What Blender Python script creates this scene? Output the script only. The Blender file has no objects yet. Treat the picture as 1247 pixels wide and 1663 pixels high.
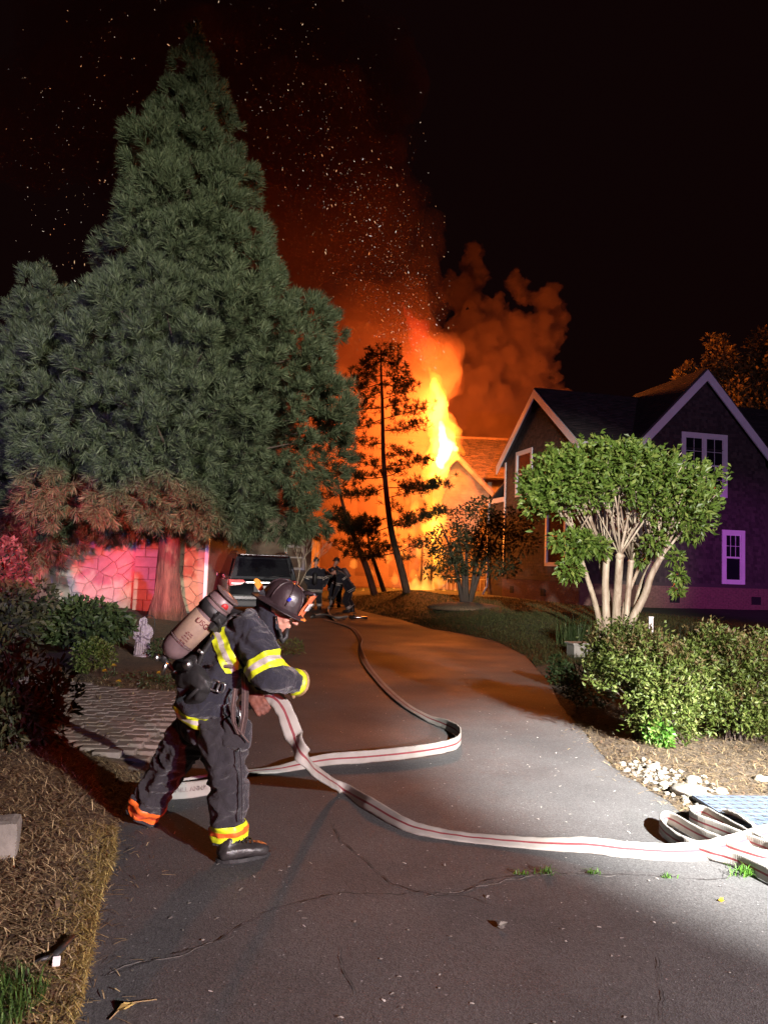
import bpy, bmesh, math, random
import numpy as np
from mathutils import Vector, Matrix, noise
random.seed(7); RNG = np.random.default_rng(7)
SC = bpy.context.scene
COL = SC.collection
R = math.radians

# ------------------------------------------------------------------ camera
CAM_H, FPX, PITCH, ROLL = 1.51, 1249.0, R(4.05), R(2.0)
CF = Vector((0, math.cos(PITCH), math.sin(PITCH)))
_r0 = Vector((1, 0, 0)); _u0 = Vector((0, -math.sin(PITCH), math.cos(PITCH)))
CR = _r0 * math.cos(ROLL) + _u0 * math.sin(ROLL)
CU = _u0 * math.cos(ROLL) - _r0 * math.sin(ROLL)
CO = Vector((0, 0, CAM_H))
cd = bpy.data.cameras.new('camera'); cam = bpy.data.objects.new('camera', cd); COL.objects.link(cam)
cam.matrix_world = Matrix((( CR.x, CU.x, -CF.x, CO.x), (CR.y, CU.y, -CF.y, CO.y), (CR.z, CU.z, -CF.z, CO.z), (0, 0, 0, 1)))
cd.sensor_fit = 'VERTICAL'; cd.sensor_height = 36.0; cd.sensor_width = 27.0; cd.lens = FPX / 1663 * 36.0
cd.clip_start = 0.05; cd.clip_end = 600
SC.camera = cam

# ------------------------------------------------------------------ night sky, exposure
W = bpy.data.worlds.new('World'); SC.world = W; W.use_nodes = True
bg = W.node_tree.nodes['Background']; bg.inputs[0].default_value = (0.55, 0.16, 0.17, 1); bg.inputs[1].default_value = 0.007
SC.view_settings.view_transform = 'Standard'; SC.view_settings.look = 'None'
SC.view_settings.exposure = 0; SC.view_settings.gamma = 1; SC.view_settings.use_curve_mapping = False
SC.cycles.use_denoising = True
SC.cycles.max_bounces = 5; SC.cycles.diffuse_bounces = 2; SC.cycles.glossy_bounces = 2
SC.cycles.transmission_bounces = 4; SC.cycles.volume_bounces = 1; SC.cycles.transparent_max_bounces = 8
SC.cycles.caustics_reflective = False; SC.cycles.caustics_refractive = False
SC.cycles.sample_clamp_indirect = 4.0
SC.cycles.use_light_tree = True

# ------------------------------------------------------------------ lamps of the fire engines behind the camera and of the fire, plus added spots
def lamp(name, kind, loc, power, color, target=None, size=60, blend=0.5, radius=0.15):
    L = bpy.data.lights.new(name, kind); o = bpy.data.objects.new(name, L); COL.objects.link(o)
    o.location = loc; L.energy = power; L.color = color; L.shadow_soft_size = radius
    if kind == 'SPOT':
        L.spot_size = R(size); L.spot_blend = blend
        o.rotation_euler = (Vector(target) - Vector(loc)).to_track_quat('-Z', 'Y').to_euler()
    return o
lamp('scene_light', 'SPOT', (5.0, -3.0, 5.2), 66000, (1, .98, .94), (2.5, 4.75, 0.1), 22, 1.0, .06)
lamp('scene_light', 'SPOT', (5.2, -3.4, 4.6), 15000, (1, .98, .92), (3.2, 6.8, 0.6), 17, .9, .06)  # added spot, put in only to brighten the bushes
lamp('scene_light', 'SPOT', (1.6, -9.0, 4.2), 58000, (1, .97, .88), (4.2, 13.4, 3.0), 18, .8, .15)
lamp('scene_light', 'SPOT', (9.0, -11.0, 8.0), 68000, (1.0, .98, .83), (-5.4, 16, 6.2), 31, .9, .2)
lamp('scene_light', 'SPOT', (7.0, -4.5, 3.0), 11800, (1, .95, .91), (-.9, 4.2, 0.2), 78, .9, .06)
lamp('scene_light', 'SPOT', (0.9, -8.0, 3.0), 2500, (1, .80, .72), (-7.2, 22, 1.3), 9, .7, .1)
lamp('scene_light', 'SPOT', (2.2, -8.0, 3.6), 3500, (1, .92, .86), (-3.2, 21, 1.0), 8, .8, .1)  # added spot, put in to lighten the parked car
lamp('red_beacon', 'SPOT', (0.9, -8.0, 3.0), 105000, (1, .05, .055), (-8.7, 22, 1.45), 7.5, .7, .1)
lamp('red_beacon', 'SPOT', (0.9, -8.0, 3.0), 80000, (1, .06, .05), (-6.0, 22, 1.45), 7.5, .7, .1)
lamp('red_beacon', 'SPOT', (6.0, -7.0, 3.2), 2600, (1, .05, .03), (-1, 9, 0.3), 90, .9, .12)
lamp('blue_beacon', 'SPOT', (7.5, -7.0, 3.4), 8500, (.70, .48, 1.0), (11.0, 29, 4.6), 37, .9, .12)
lamp('blue_beacon', 'SPOT', (8.5, -7.0, 3.2), 20000, (.75, .07, 1.0), (13.2, 28, 1.8), 13, .9, .12)
lamp('blue_beacon', 'SPOT', (6.5, -5.0, 3.0), 1300, (.45, .36, 1.0), (1.4, 2.4, 0.0), 40, .9, .1)
lamp('blue_beacon', 'SPOT', (-3.0, -8.0, 3.0), 19000, (.40, .26, 1.0), (-9.5, 15, 3.4), 38, .9, .12)
lamp('fire_glow', 'POINT', (3.5, 42.5, 10.4), 11500, (1, .21, .028), radius=.9)
lamp('fire_glow', 'POINT', (1.6, 40.8, 3.4), 2600, (1, .24, .03), radius=.8)

# ------------------------------------------------------------------ pixel rays of the photograph -> points of the place
def ray(px, py): return (CF * FPX + CR * (px - 623.5) - CU * (py - 831.5)) / FPX
def P(px, py, d): return CO + ray(px, py) * d
def ss(t): t = min(1.0, max(0.0, t)); return t * t * (3 - 2 * t)
YL = [(-6, -.5), (0, -.85), (2.5, -.95), (3.8, -1.27), (4.4, -1.44), (5.6, -1.67), (8, -1.75), (12, -1.75), (15, -1.8), (17, -2.4), (19, -5.0), (22, -5.6), (40, -8), (60, -9)]
YR = [(-6, 2.6), (0, 2.35), (3, 2.15), (4.2, 2.1), (5, 2.0), (6.2, 1.87), (8.3, 2.04), (11.3, 2.4), (14, 2.62), (16.4, 2.5), (18, 2.0), (19.6, 1.2), (28, -1.1), (34, -3.2), (60, -7)]
def interp(tab, y):
    if y <= tab[0][0]: return tab[0][1]
    for (a, b), (c, d) in zip(tab, tab[1:]):
        if y <= c:
            t = (y - a) / (c - a); return b + (d - b) * (t * .6 + .4 * ss(t))
    return tab[-1][1]
def xL(y): return interp(YL, y)
def xR(y): return interp(YR, y)
def H(x, y):
    h = 0.0
    d = x - xR(y)
    if d > 0: h = .05 * ss(d / .35) + (.10 + .2 * ss((y - 7) / 8)) * ss((d - .2) / 4.0)
    d = xL(y) - x
    if d > 0: h = .05 * ss(d / .3) + .20 * ss((d - .2) / 4.0) * ss((y + 1) / 5)
    h += .28 * math.exp(-(((x - .8) / 1.6) ** 2 + ((y - 30.5) / 2.0) ** 2))
    return h
def G(px, py, dz=0.0):
    r = ray(px, py); t = 1.0
    for _ in range(4000):
        p = CO + r * t
        g = p.z - H(p.x, p.y) - dz
        if g < .0005: break
        t += max(.0008, g * .5)
        if t > 200: break
    return CO + r * t

# ------------------------------------------------------------------ tagging
def tag(o, label=None, cat=None, group=None, kind=None):
    if label: o['label'] = label
    if cat: o['category'] = cat
    if group: o['group'] = group
    if kind: o['kind'] = kind
    return o
def thing(name, label, cat, loc=(0, 0, 0), rz=0.0, group=None):
    o = bpy.data.objects.new(name, None); COL.objects.link(o); o.location = loc; o.rotation_euler = (0, 0, rz); o.empty_display_size = .1
    return tag(o, label, cat, group)
def put(name, me, parent=None, mats=None):
    o = bpy.data.objects.new(name, me); COL.objects.link(o)
    if mats is not None:
        if len(me.materials): me.materials.clear()
        for m in (mats if isinstance(mats, (list, tuple)) else [mats]): me.materials.append(m)
    if parent is not None: o.parent = parent
    return o
def copy_tree(o, parent=None):
    c = o.copy(); COL.objects.link(c); c.parent = parent
    if parent is not None: c.matrix_parent_inverse = o.matrix_parent_inverse
    for ch in o.children: copy_tree(ch, c)
    return c

# ------------------------------------------------------------------ mesh building
class MB:
    def __init__(s): s.v = []; s.f = []; s.m = []; s.sm = []
    def add(s, vs, fs, m=0, smooth=False):
        b = len(s.v); s.v += [tuple(v) for v in vs]
        for f in fs: s.f.append([b + i for i in f]); s.m.append(m); s.sm.append(smooth)
    def box(s, c, size, M=None, m=0, bev=0.0):
        sx, sy, sz = size[0] / 2, size[1] / 2, size[2] / 2; c = Vector(c)
        if bev <= 0:
            vs = [Vector((x * sx, y * sy, z * sz)) for x in (-1, 1) for y in (-1, 1) for z in (-1, 1)]
            fs = [(0, 1, 3, 2), (4, 6, 7, 5), (0, 4, 5, 1), (2, 3, 7, 6), (0, 2, 6, 4), (1, 5, 7, 3)]
        else:
            bm = bmesh.new(); bmesh.ops.create_cube(bm, size=1)
            for v in bm.verts: v.co = Vector((v.co.x * sx * 2, v.co.y * sy * 2, v.co.z * sz * 2))
            bmesh.ops.bevel(bm, geom=bm.edges[:], offset=bev, segments=2, affect='EDGES', profile=.6)
            bm.verts.index_update(); vs = [v.co.copy() for v in bm.verts]; fs = [[v.index for v in f.verts] for f in bm.faces]; bm.free()
        vs = [(M @ v if M is not None else v) + c for v in vs]
        s.add(vs, fs, m); return s
    def quad(s, a, b, c, d, m=0): s.add([a, b, c, d], [(0, 1, 2, 3)], m); return s
    def prism(s, poly, off, m=0):            # poly: list of Vectors, extruded by vector off
        n = len(poly); off = Vector(off); vs = [Vector(p) for p in poly] + [Vector(p) + off for p in poly]
        fs = [tuple(range(n))[::-1], tuple(range(n, 2 * n))] + [(i, (i + 1) % n, n + (i + 1) % n, n + i) for i in range(n)]
        s.add(vs, fs, m); return s
    def tube(s, pts, rad, n=8, m=0, cap=True, smooth=True, flat=None, up=None):
        pts = [Vector(p) for p in pts]
        if not isinstance(rad, (list, tuple)): rad = [rad] * len(pts)
        vs = []; ref = None
        for i, p in enumerate(pts):
            t = (pts[min(i + 1, len(pts) - 1)] - pts[max(i - 1, 0)]); t = t.normalized() if t.length > 1e-9 else Vector((0, 0, 1))
            if ref is None:
                ref = Vector(up) if up is not None else (Vector((0, 0, 1)) if abs(t.z) < .9 else Vector((1, 0, 0)))
            a = ref - t * ref.dot(t)
            a = a.normalized() if a.length > 1e-6 else t.orthogonal().normalized()
            b = t.cross(a); ref = a
            for k in range(n):
                w = 2 * math.pi * k / n
                vs.append(p + (a * math.cos(w) * (flat or 1.0) + b * math.sin(w)) * rad[i])
        fs = [(i * n + k, i * n + (k + 1) % n, (i + 1) * n + (k + 1) % n, (i + 1) * n + k) for i in range(len(pts) - 1) for k in range(n)]
        if cap:
            fs.append(tuple(range(n))[::-1]); fs.append(tuple((len(pts) - 1) * n + k for k in range(n)))
        s.add(vs, fs, m, smooth); return s
    def lathe(s, prof, M, n=20, m=0, smooth=True):   # prof: (radius, height); M places local z axis
        vs = []; fs = []
        for (r, z) in prof:
            for k in range(n):
                w = 2 * math.pi * k / n; vs.append(M @ Vector((r * math.cos(w), r * math.sin(w), z)))
        for i in range(len(prof) - 1):
            for k in range(n): fs.append((i * n + k, i * n + (k + 1) % n, (i + 1) * n + (k + 1) % n, (i + 1) * n + k))
        fs.append(tuple(range(n))[::-1]); fs.append(tuple((len(prof) - 1) * n + k for k in range(n)))
        s.add(vs, fs, m, smooth); return s
    def mesh(s, name):
        me = bpy.data.meshes.new(name); me.from_pydata(s.v, [], s.f)
        me.polygons.foreach_set('material_index', s.m); me.polygons.foreach_set('use_smooth', s.sm); me.update(); return me
    def put(s, name, mats, parent=None): return put(name, s.mesh(name), parent, mats)
def raw_mesh(name, V, F, smooth=False):
    """V: n x 3 array, F: m x k array of equal polygons."""
    me = bpy.data.meshes.new(name); V = np.asarray(V, np.float32); F = np.asarray(F, np.int32); k = F.shape[1]
    me.vertices.add(len(V)); me.vertices.foreach_set('co', V.ravel())
    me.loops.add(F.size); me.loops.foreach_set('vertex_index', F.ravel())
    me.polygons.add(len(F)); me.polygons.foreach_set('loop_start', np.arange(0, F.size, k, dtype=np.int32))
    me.polygons.foreach_set('use_smooth', np.full(len(F), smooth)); me.update(calc_edges=True); me.validate(); return me
def evaluated(o):
    dg = bpy.context.evaluated_depsgraph_get(); dg.update()
    return bpy.data.meshes.new_from_object(o.evaluated_get(dg), depsgraph=dg)
_ICO = {}
def ico(sub=2):
    if sub not in _ICO:
        bm = bmesh.new(); bmesh.ops.create_icosphere(bm, subdivisions=sub, radius=1); bm.verts.index_update()
        _ICO[sub] = (np.array([v.co[:] for v in bm.verts]), np.array([[v.index for v in f.verts] for f in bm.faces])); bm.free()
    return _ICO[sub]
def blob(name, balls, voxel, smooth=2, amp=0.0, freq=1.0, octaves=2, sub=2, warp=None):
    """one continuous skin round many balls: (x, y, z, r) or (centre, r) ; amp/freq: noise along the normal"""
    v0, f0 = ico(sub); V = []; F = []
    for i, b in enumerate(balls):
        c, r = (b[0], b[1]) if len(b) == 2 else (b[:3], b[3])
        V.append(v0 * (np.array(r) if not isinstance(r, (int, float)) else r) + np.array(tuple(c))); F.append(f0 + i * len(v0))
    me = raw_mesh(name, np.concatenate(V), np.concatenate(F)); o = bpy.data.objects.new(name, me); COL.objects.link(o)
    md = o.modifiers.new('r', 'REMESH'); md.mode = 'VOXEL'; md.voxel_size = voxel; md.use_smooth_shade = True
    if smooth:
        s = o.modifiers.new('s', 'SMOOTH'); s.factor = .5; s.iterations = smooth
    out = evaluated(o); bpy.data.objects.remove(o)
    if amp:
        n = len(out.vertices); co = np.empty(n * 3, np.float32); no = np.empty(n * 3, np.float32)
        out.vertices.foreach_get('co', co); out.vertices.foreach_get('normal', no); co = co.reshape(-1, 3); no = no.reshape(-1, 3)
        for i in range(n):
            p = Vector(co[i]); q = p * freq if warp is None else Vector((p.x * warp[0], p.y * warp[1], p.z * warp[2]))
            co[i] += no[i] * (amp * noise.fractal(q, 1.0, 2.0, octaves))
        out.vertices.foreach_set('co', co.ravel()); out.update()
    out.polygons.foreach_set('use_smooth', [True] * len(out.polygons)); out.name = name
    return out
def chain(pts, rad, step=.35):
    """balls along a polyline with tapering radius"""
    out = []
    for (a, ra), (b, rb) in zip(zip(pts, rad), zip(pts[1:], rad[1:])):
        a = Vector(a); b = Vector(b); n = max(1, int((b - a).length / (step * min(ra, rb)) + .5))
        for i in range(n + 1):
            t = i / n; out.append((a.lerp(b, t), ra + (rb - ra) * t))
    return out

# ------------------------------------------------------------------ materials
def lin(c): return tuple((x / 12.92 if x <= .04045 else ((x + .055) / 1.055) ** 2.4) for x in c)
class NT:
    def __init__(s, name):
        s.mat = bpy.data.materials.new(name); s.mat.use_nodes = True; s.t = s.mat.node_tree; s.n = s.t.nodes; s.l = s.t.links
        s.b = s.n['Principled BSDF']; s.out = s.n['Material Output']; s.co = s.n.new('ShaderNodeTexCoord').outputs['Object']
    def node(s, typ, **kw):
        n = s.n.new(typ)
        for k, v in kw.items():
            if k in n.inputs: n.inputs[k].default_value = v
            else: setattr(n, k, v)
        return n
    def link(s, a, b): s.l.new(a, b)
    def noise(s, scale, detail=4, rough=.55, vec=None, w=0.0):
        n = s.node('ShaderNodeTexNoise'); n.inputs['Scale'].default_value = scale; n.inputs['Detail'].default_value = detail; n.inputs['Roughness'].default_value = rough
        n.inputs['Distortion'].default_value = w; s.link(vec or s.co, n.inputs['Vector']); return n.outputs['Fac']
    def ramp(s, fac, stops):
        r = s.node('ShaderNodeValToRGB'); e = r.color_ramp.elements
        while len(e) < len(stops): e.new(.5)
        for el, (p, c) in zip(e, stops): el.position = p; el.color = (*c[:3], 1) if not isinstance(c, (int, float)) else (c, c, c, 1)
        s.link(fac, r.inputs[0]); return r.outputs['Color']
    def mix(s, fac, a, b, mode='MIX'):
        m = s.node('ShaderNodeMix', data_type='RGBA', blend_type=mode)
        for sock, v in ((m.inputs[0], fac), (m.inputs[6], a), (m.inputs[7], b)):
            if isinstance(v, (int, float)): sock.default_value = v
            elif isinstance(v, (tuple, list)): sock.default_value = (*v[:3], 1)
            else: s.link(v, sock)
        return m.outputs[2]
    def bump(s, h, strength=.3, dist=.02):
        b = s.node('ShaderNodeBump'); b.inputs['Strength'].default_value = strength; b.inputs['Distance'].default_value = dist
        s.link(h, b.inputs['Height']); s.link(b.outputs[0], s.b.inputs['Normal'])
    def stretch(s, v):
        m = s.node('ShaderNodeMapping'); m.inputs['Scale'].default_value = v; s.link(s.co, m.inputs['Vector']); return m.outputs[0]
    def done(s, base, rough=.7, metal=0.0, spec=None, **kw):
        for k, v in (('Base Color', base), ('Roughness', rough), ('Metallic', metal)):
            if isinstance(v, (int, float)): s.b.inputs[k].default_value = v
            elif isinstance(v, (tuple, list)): s.b.inputs[k].default_value = (*v[:3], 1)
            else: s.link(v, s.b.inputs[k])
        if spec is not None: s.b.inputs['Specular IOR Level'].default_value = spec
        for k, v in kw.items(): s.b.inputs[k.replace('_', ' ')].default_value = v
        return s.mat
def mat(name, c1, c2=None, rough=.7, scale=8, bump=0.0, bscale=None, metal=0.0, spec=None, dist=.01, vec=None, **kw):
    t = NT(name); c2 = c2 or tuple(x * .65 for x in c1)
    v = t.stretch(vec) if vec else None
    f = t.noise(scale, 5, .6, v); col = t.ramp(f, [(.32, c2), (.68, c1)])
    if bump: t.bump(t.noise(bscale or scale * 3, 4, .6, v), bump, dist)
    return t.done(col, rough, metal, spec, **kw)
def leaf_mat(name, c1, c2, c3=None, rough=.5, trans=.25, scale=2.0):
    """leaf colour differs from leaf to leaf (random per island) and slowly over the plant"""
    t = NT(name); g = t.node('ShaderNodeNewGeometry'); col = t.ramp(g.outputs['Random Per Island'], [(.05, c1), (.6, c2), (.97, c3 or c2)])
    t.done(col, rough, 0, .3)
    tr = t.node('ShaderNodeBsdfTranslucent'); t.link(col, tr.inputs[0])
    mx = t.node('ShaderNodeMixShader'); mx.inputs[0].default_value = trans; t.link(t.b.outputs[0], mx.inputs[1]); t.link(tr.outputs[0], mx.inputs[2]); t.link(mx.outputs[0], t.out.inputs[0])
    return t.mat
def volume_mat(name, color, density, aniso=0.0, emit=0.0, emit_color=(1, .3, .05), absorb=None):
    t = NT(name); t.n.remove(t.b)
    v = t.node('ShaderNodeVolumePrincipled'); v.inputs['Color'].default_value = (*color, 1); v.inputs['Density'].default_value = density
    v.inputs['Anisotropy'].default_value = aniso; v.inputs['Emission Strength'].default_value = emit; v.inputs['Emission Color'].default_value = (*emit_color, 1)
    if absorb: v.inputs['Absorption Color'].default_value = (*absorb, 1)
    t.link(v.outputs[0], t.out.inputs['Volume']); t.vol = v
    return t
# ================================================================== ground
def strip(name, y0, y1, fa, fb, nx, ny, dz, mats, wob=0.0, relief=0.0):
    V = []; F = []
    for j in range(ny + 1):
        y = y0 + (y1 - y0) * j / ny; a, b = fa(y), fb(y)
        for i in range(nx + 1):
            t = i / nx; x = a + (b - a) * t
            if wob and i in (0,): x += wob * noise.noise(Vector((y * 3.1, 2.3, 0))) + wob * .6 * noise.noise(Vector((y * 11, 7.3, 0)))
            z = H(x, y) + dz
            if relief: z += relief * noise.fractal(Vector((x * 3, y * 3, 4.0)), 1, 2, 3) * min(1, 4 * t)
            V.append((x, y, z))
    for j in range(ny):
        for i in range(nx): a = j * (nx + 1) + i; F.append((a, a + 1, a + nx + 2, a + nx + 1) if fb(y0) > fa(y0) else (a, a + nx + 1, a + nx + 2, a + 1))
    o = put(name, raw_mesh(name, V, F, True), None, mats); o['kind'] = 'structure'; return o
soil = mat('soil', (.035, .025, .018), (.015, .011, .009), .95, 1.2, .5, 9)
V = []; F = []
ys = np.concatenate([np.linspace(-8, 40, 121), np.linspace(42, 260, 40)]); xs = np.concatenate([np.linspace(-200, -16, 24), np.linspace(-15, 22, 149), np.linspace(24, 200, 24)])
for y in ys:
    for x in xs: V.append((x, y, H(x, y) - .03))
nx = len(xs)
for j in range(len(ys) - 1):
    for i in range(nx - 1): a = j * nx + i; F.append((a, a + 1, a + nx + 1, a + nx))
g = put('ground', raw_mesh('ground', V, F, True), None, soil); tag(g, 'dark bare soil around the driveway and the houses', kind='structure')

# asphalt: dark aggregate with pale grit, patches and a slightly worn sheen
t = NT('asphalt')
base = t.ramp(t.noise(1.1, 6, .6), [(.3, (.066, .065, .066)), (.7, (.106, .104, .104))])
grit = t.node('ShaderNodeTexVoronoi', Scale=150.0); t.link(t.co, grit.inputs['Vector'])
g2 = t.ramp(grit.outputs['Color'], [(.0, .55), (.6, 1.0), (.93, 1.25), (.97, 3.0)])
col = t.mix(1.0, base, g2, 'MULTIPLY')
fl = t.node('ShaderNodeTexVoronoi', Scale=9.0); t.link(t.co, fl.inputs['Vector'])
spot = t.ramp(fl.outputs['Distance'], [(.035, 1.0), (.05, 0.0)])
msk = t.ramp(t.noise(2.3, 2), [(.50, 0.0), (.62, .7)])
col = t.mix(t.mix(1.0, spot, msk, 'MULTIPLY'), col, (.34, .31, .28))
hh = t.mix(.5, grit.outputs['Distance'], t.noise(60, 3))
t.bump(hh, .5, .004)
asphalt = t.done(col, t.ramp(t.noise(.8, 5), [(.3, .64), (.7, .82)]), 0, .27)
strip('driveway', -6, 40, xL, xR, 24, 200, .004, asphalt)
o = bpy.data.objects['driveway']; o['label'] = 'dark asphalt driveway curving back towards the burning house'

# cracks in the asphalt: narrow ragged grooves filled with dark grit
crk = mat('crack_filling', (.026, .023, .022), (.012, .011, .011), .95, 40)
pale = mat('crack_edge', (.34, .32, .30), (.16, .15, .14), .95, 60)
def crack(pix, w=.010, m=crk, dz=.0085, seed=0, amp=.02):
    pts = [G(*p) for p in pix]; rr = random.Random(seed); V = []; dense = []
    for a, b in zip(pts, pts[1:]):
        n = max(2, int((b - a).length / .025))
        for i in range(n): dense.append(a.lerp(b, i / n))
    dense.append(pts[-1]); side = []
    n = len(dense)
    for i, p in enumerate(dense):
        tt = (dense[min(i + 1, n - 1)] - dense[max(i - 1, 0)]); s = Vector((-tt.y, tt.x, 0)).normalized()
        off = amp * noise.fractal(Vector((p.x * 9 + seed, p.y * 9, seed)), 1, 2, 3)
        q = p + s * off; ww = w * .62 * (.15 + 1.2 * rr.random() ** 1.5) * min(1, .3 + i / 6, .3 + (n - 1 - i) / 6)
        V += [(*(q + s * ww / 2)[:2], dz), (*(q - s * ww / 2)[:2], dz)]
    F = [(2 * i, 2 * i + 1, 2 * i + 3, 2 * i + 2) for i in range(n - 1)]
    o = put('crack', raw_mesh('crack', V, F), bpy.data.objects['driveway'], m); return o
crack([(165, 1590), (240, 1566), (330, 1540), (450, 1475), (560, 1452), (650, 1456), (690, 1450), (740, 1455), (800, 1430), (880, 1418), (960, 1422), (1060, 1424), (1150, 1432), (1240, 1420)], .011, seed=1)
crack([(540, 1340), (556, 1370), (600, 1405), (640, 1440), (700, 1456), (760, 1458), (800, 1475)], .010, seed=2)
crack([(553, 1540), (560, 1570), (568, 1600), (575, 1620)], .009, seed=3)
crack([(1050, 1530), (1070, 1570), (1075, 1620), (1070, 1663)], .006, seed=4)
crack([(170, 1586), (230, 1568), (300, 1552), (380, 1522)], .012, pale, .0075, 5, .03)
crack([(690, 1457), (760, 1448), (830, 1430), (900, 1421), (1000, 1423)], .014, pale, .0075, 6, .03)

# mulch beds (pine straw and bark) on both sides
t = NT('pine_straw_mulch')
c = t.ramp(t.noise(26, 6, .7, w=.6), [(.25, (.028, .018, .011)), (.5, (.11, .07, .038)), (.72, (.24, .16, .085))])
c = t.mix(t.ramp(t.noise(1.5, 3), [(.4, 0.0), (.7, .6)]), c, (.05, .03, .018))
t.bump(t.noise(45, 5, .7), .9, .03); mulch = t.done(c, .9)
strip('mulch_bed', 1.2, 17.5, xL, lambda y: -13.0, 60, 120, .006, mulch, .03, .022)['label'] = 'brown mulch bed left of the driveway'
mulch2 = mat('pale_straw_mulch', (.125, .088, .052), (.035, .024, .015), .95, 24, .9, 45, dist=.03)
strip('mulch_bed', 2.2, 12.4, xR, lambda y: 9.0, 50, 90, .006, mulch2, .05, .022)['label'] = 'brown mulch bed right of the driveway'
lawn_m = mat('lawn_turf', (.050, .062, .018), (.024, .030, .009), .9, 3.5, .8, 26, dist=.03)
strip('lawn', 12.4, 42, xR, lambda y: 34.0, 60, 110, .008, lawn_m, .06, .02)['label'] = 'lawn rising from the driveway to the houses'
strip('grass_verge', .6, 2.78, lambda y: -1.12 - .12 * ss((y - 2.3) / .5), lambda y: -4.0, 20, 20, .012, lawn_m, .03, .02)['label'] = 'patch of green grass at the edge of the driveway'

# ------------------------------------------------------------------ small loose ground stuff
def blades(name, pts, length, width, lean, mats, label, jit=.5, curve=.4):
    """pts n x 3; upright bent blades of two triangles pairs"""
    n = len(pts); pts = np.asarray(pts); a = RNG.uniform(0, 2 * np.pi, n); L = length * RNG.uniform(1 - jit, 1 + jit, n)
    d = np.stack([np.cos(a), np.sin(a), np.zeros(n)], 1); s = np.stack([-np.sin(a), np.cos(a), np.zeros(n)], 1) * (width / 2)
    ln = lean * RNG.uniform(.2, 1.3, n)
    mid = pts + d * (L * ln * .35)[:, None]; mid[:, 2] += L * .6
    tip = pts + d * (L * ln * (1 + curve))[:, None]; tip[:, 2] += L * np.maximum(.15, 1 - ln * .6)
    V = np.stack([pts - s, pts + s, mid + s * .8, mid - s * .8, tip], 1).reshape(-1, 3)
    i = np.arange(n)[:, None] * 5
    F = np.concatenate([i + [0, 1, 2], i + [0, 2, 3], i + [3, 2, 4]])
    o = put(name, raw_mesh(name, V, F), None, mats); tag(o, label, kind='stuff'); return o
def straws(name, pts, length, width, mats, label, tilt=.25, lift=.012):
    n = len(pts); pts = np.array(pts); a = RNG.uniform(0, 2 * np.pi, n); L = length * RNG.uniform(.35, 1.5, n); e = RNG.normal(0, tilt, n)
    d = np.stack([np.cos(a) * np.cos(e), np.sin(a) * np.cos(e), np.sin(e)], 1); s = np.stack([-np.sin(a), np.cos(a), np.zeros(n)], 1) * (width * RNG.uniform(.6, 1.6, n) / 2)[:, None]
    pts[:, 2] += RNG.uniform(.2, 1.6, n) * lift + np.abs(np.sin(e)) * L * .3
    c = pts + np.stack([np.zeros(n), np.zeros(n), RNG.uniform(0, .12, n) * L], 1); A = pts - d * (L / 2)[:, None]; B = pts + d * (L / 2)[:, None]
    V = np.stack([A - s, A + s, c + s, c - s, B + s * .5, B - s * .5], 1).reshape(-1, 3); i = np.arange(n)[:, None] * 6
    F = np.concatenate([i + [0, 1, 2], i + [0, 2, 3], i + [3, 2, 4], i + [3, 4, 5]])
    o = put(name, raw_mesh(name, V, F), None, mats); tag(o, label, kind='stuff'); return o
def scatter(n, y0, y1, fa, fb, keep=None, power=1.0):
    out = []
    while len(out) < n:
        y = y0 + (y1 - y0) * random.random() ** power; a, b = fa(y), fb(y); x = a + (b - a) * random.random()
        if keep is None or keep(x, y): out.append((x, y, H(x, y)))
    return np.array(out)
straw_m = leaf_mat('dry_straw', (.085, .052, .026), (.26, .18, .09), (.52, .40, .22), .8, .1)
straw_dim = leaf_mat('darkened_straw', (.045, .028, .015), (.14, .095, .048), (.30, .22, .12), .8, .1)  # same straw, colour darkened to offset the strong light on the right bed
gold_m = leaf_mat('dry_grass', (.20, .13, .04), (.36, .26, .08), (.48, .38, .14), .8, .15)
chip_m = leaf_mat('bark_chip', (.03, .018, .011), (.08, .045, .025), (.15, .10, .06), .9, 0.0)
def not_verge(x, y): return not (y < 2.72 and x < -1.1) and not in_path(x, y)
PATH = [(-1.66, 5.5), (-1.72, 8.35), (-3.95, 8.6), (-3.9, 7.25), (-3.2, 6.75), (-2.4, 6.0)]
def in_poly(x, y, poly):
    c = False
    for (x1, y1), (x2, y2) in zip(poly, poly[1:] + poly[:1]):
        if (y1 > y) != (y2 > y) and x < (x2 - x1) * (y - y1) / (y2 - y1) + x1: c = not c
    return c
def in_path(x, y): return in_poly(x, y, PATH)
straws('pine_straw', scatter(52000, 2.2, 9, lambda y: xL(y) + .015, lambda y: xL(y) - 1.2 - .32 * y, not_verge, 1.6), .060, .0032, straw_m, 'loose pine straw strewn over the left mulch bed')
straws('pine_straw', scatter(34000, 3.2, 10, xR, lambda y: xR(y) + 1.0 + .38 * y, lambda x, y: not (2.1 < x < 3.3 and 4.3 < y < 5.32), 1.3), .065, .004, straw_dim, 'loose pine straw strewn over the right mulch bed')
straws('bark_chips', scatter(16000, 2.3, 10, xL, lambda y: xL(y) - 1.0 - .45 * y, not_verge, 1.2), .035, .014, chip_m, 'bark chips lying on the left mulch bed')
straws('bark_chips', scatter(4500, 3.4, 11, xR, lambda y: xR(y) + 4, lambda x, y: not (2.1 < x < 3.3 and 4.3 < y < 5.32), 1.2), .035, .014, chip_m, 'bark chips lying on the right mulch bed')
straws('dry_grass', scatter(7500, 1.9, 4.4, lambda y: xL(y) + .03, lambda y: xL(y) - .04 - .16 * random.random() ** 2 * (1 + noise.noise(Vector((y * 5, 0, 0))))), .038, .0026, gold_m, 'pale dry grass along the left edge of the asphalt', .3)
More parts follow.
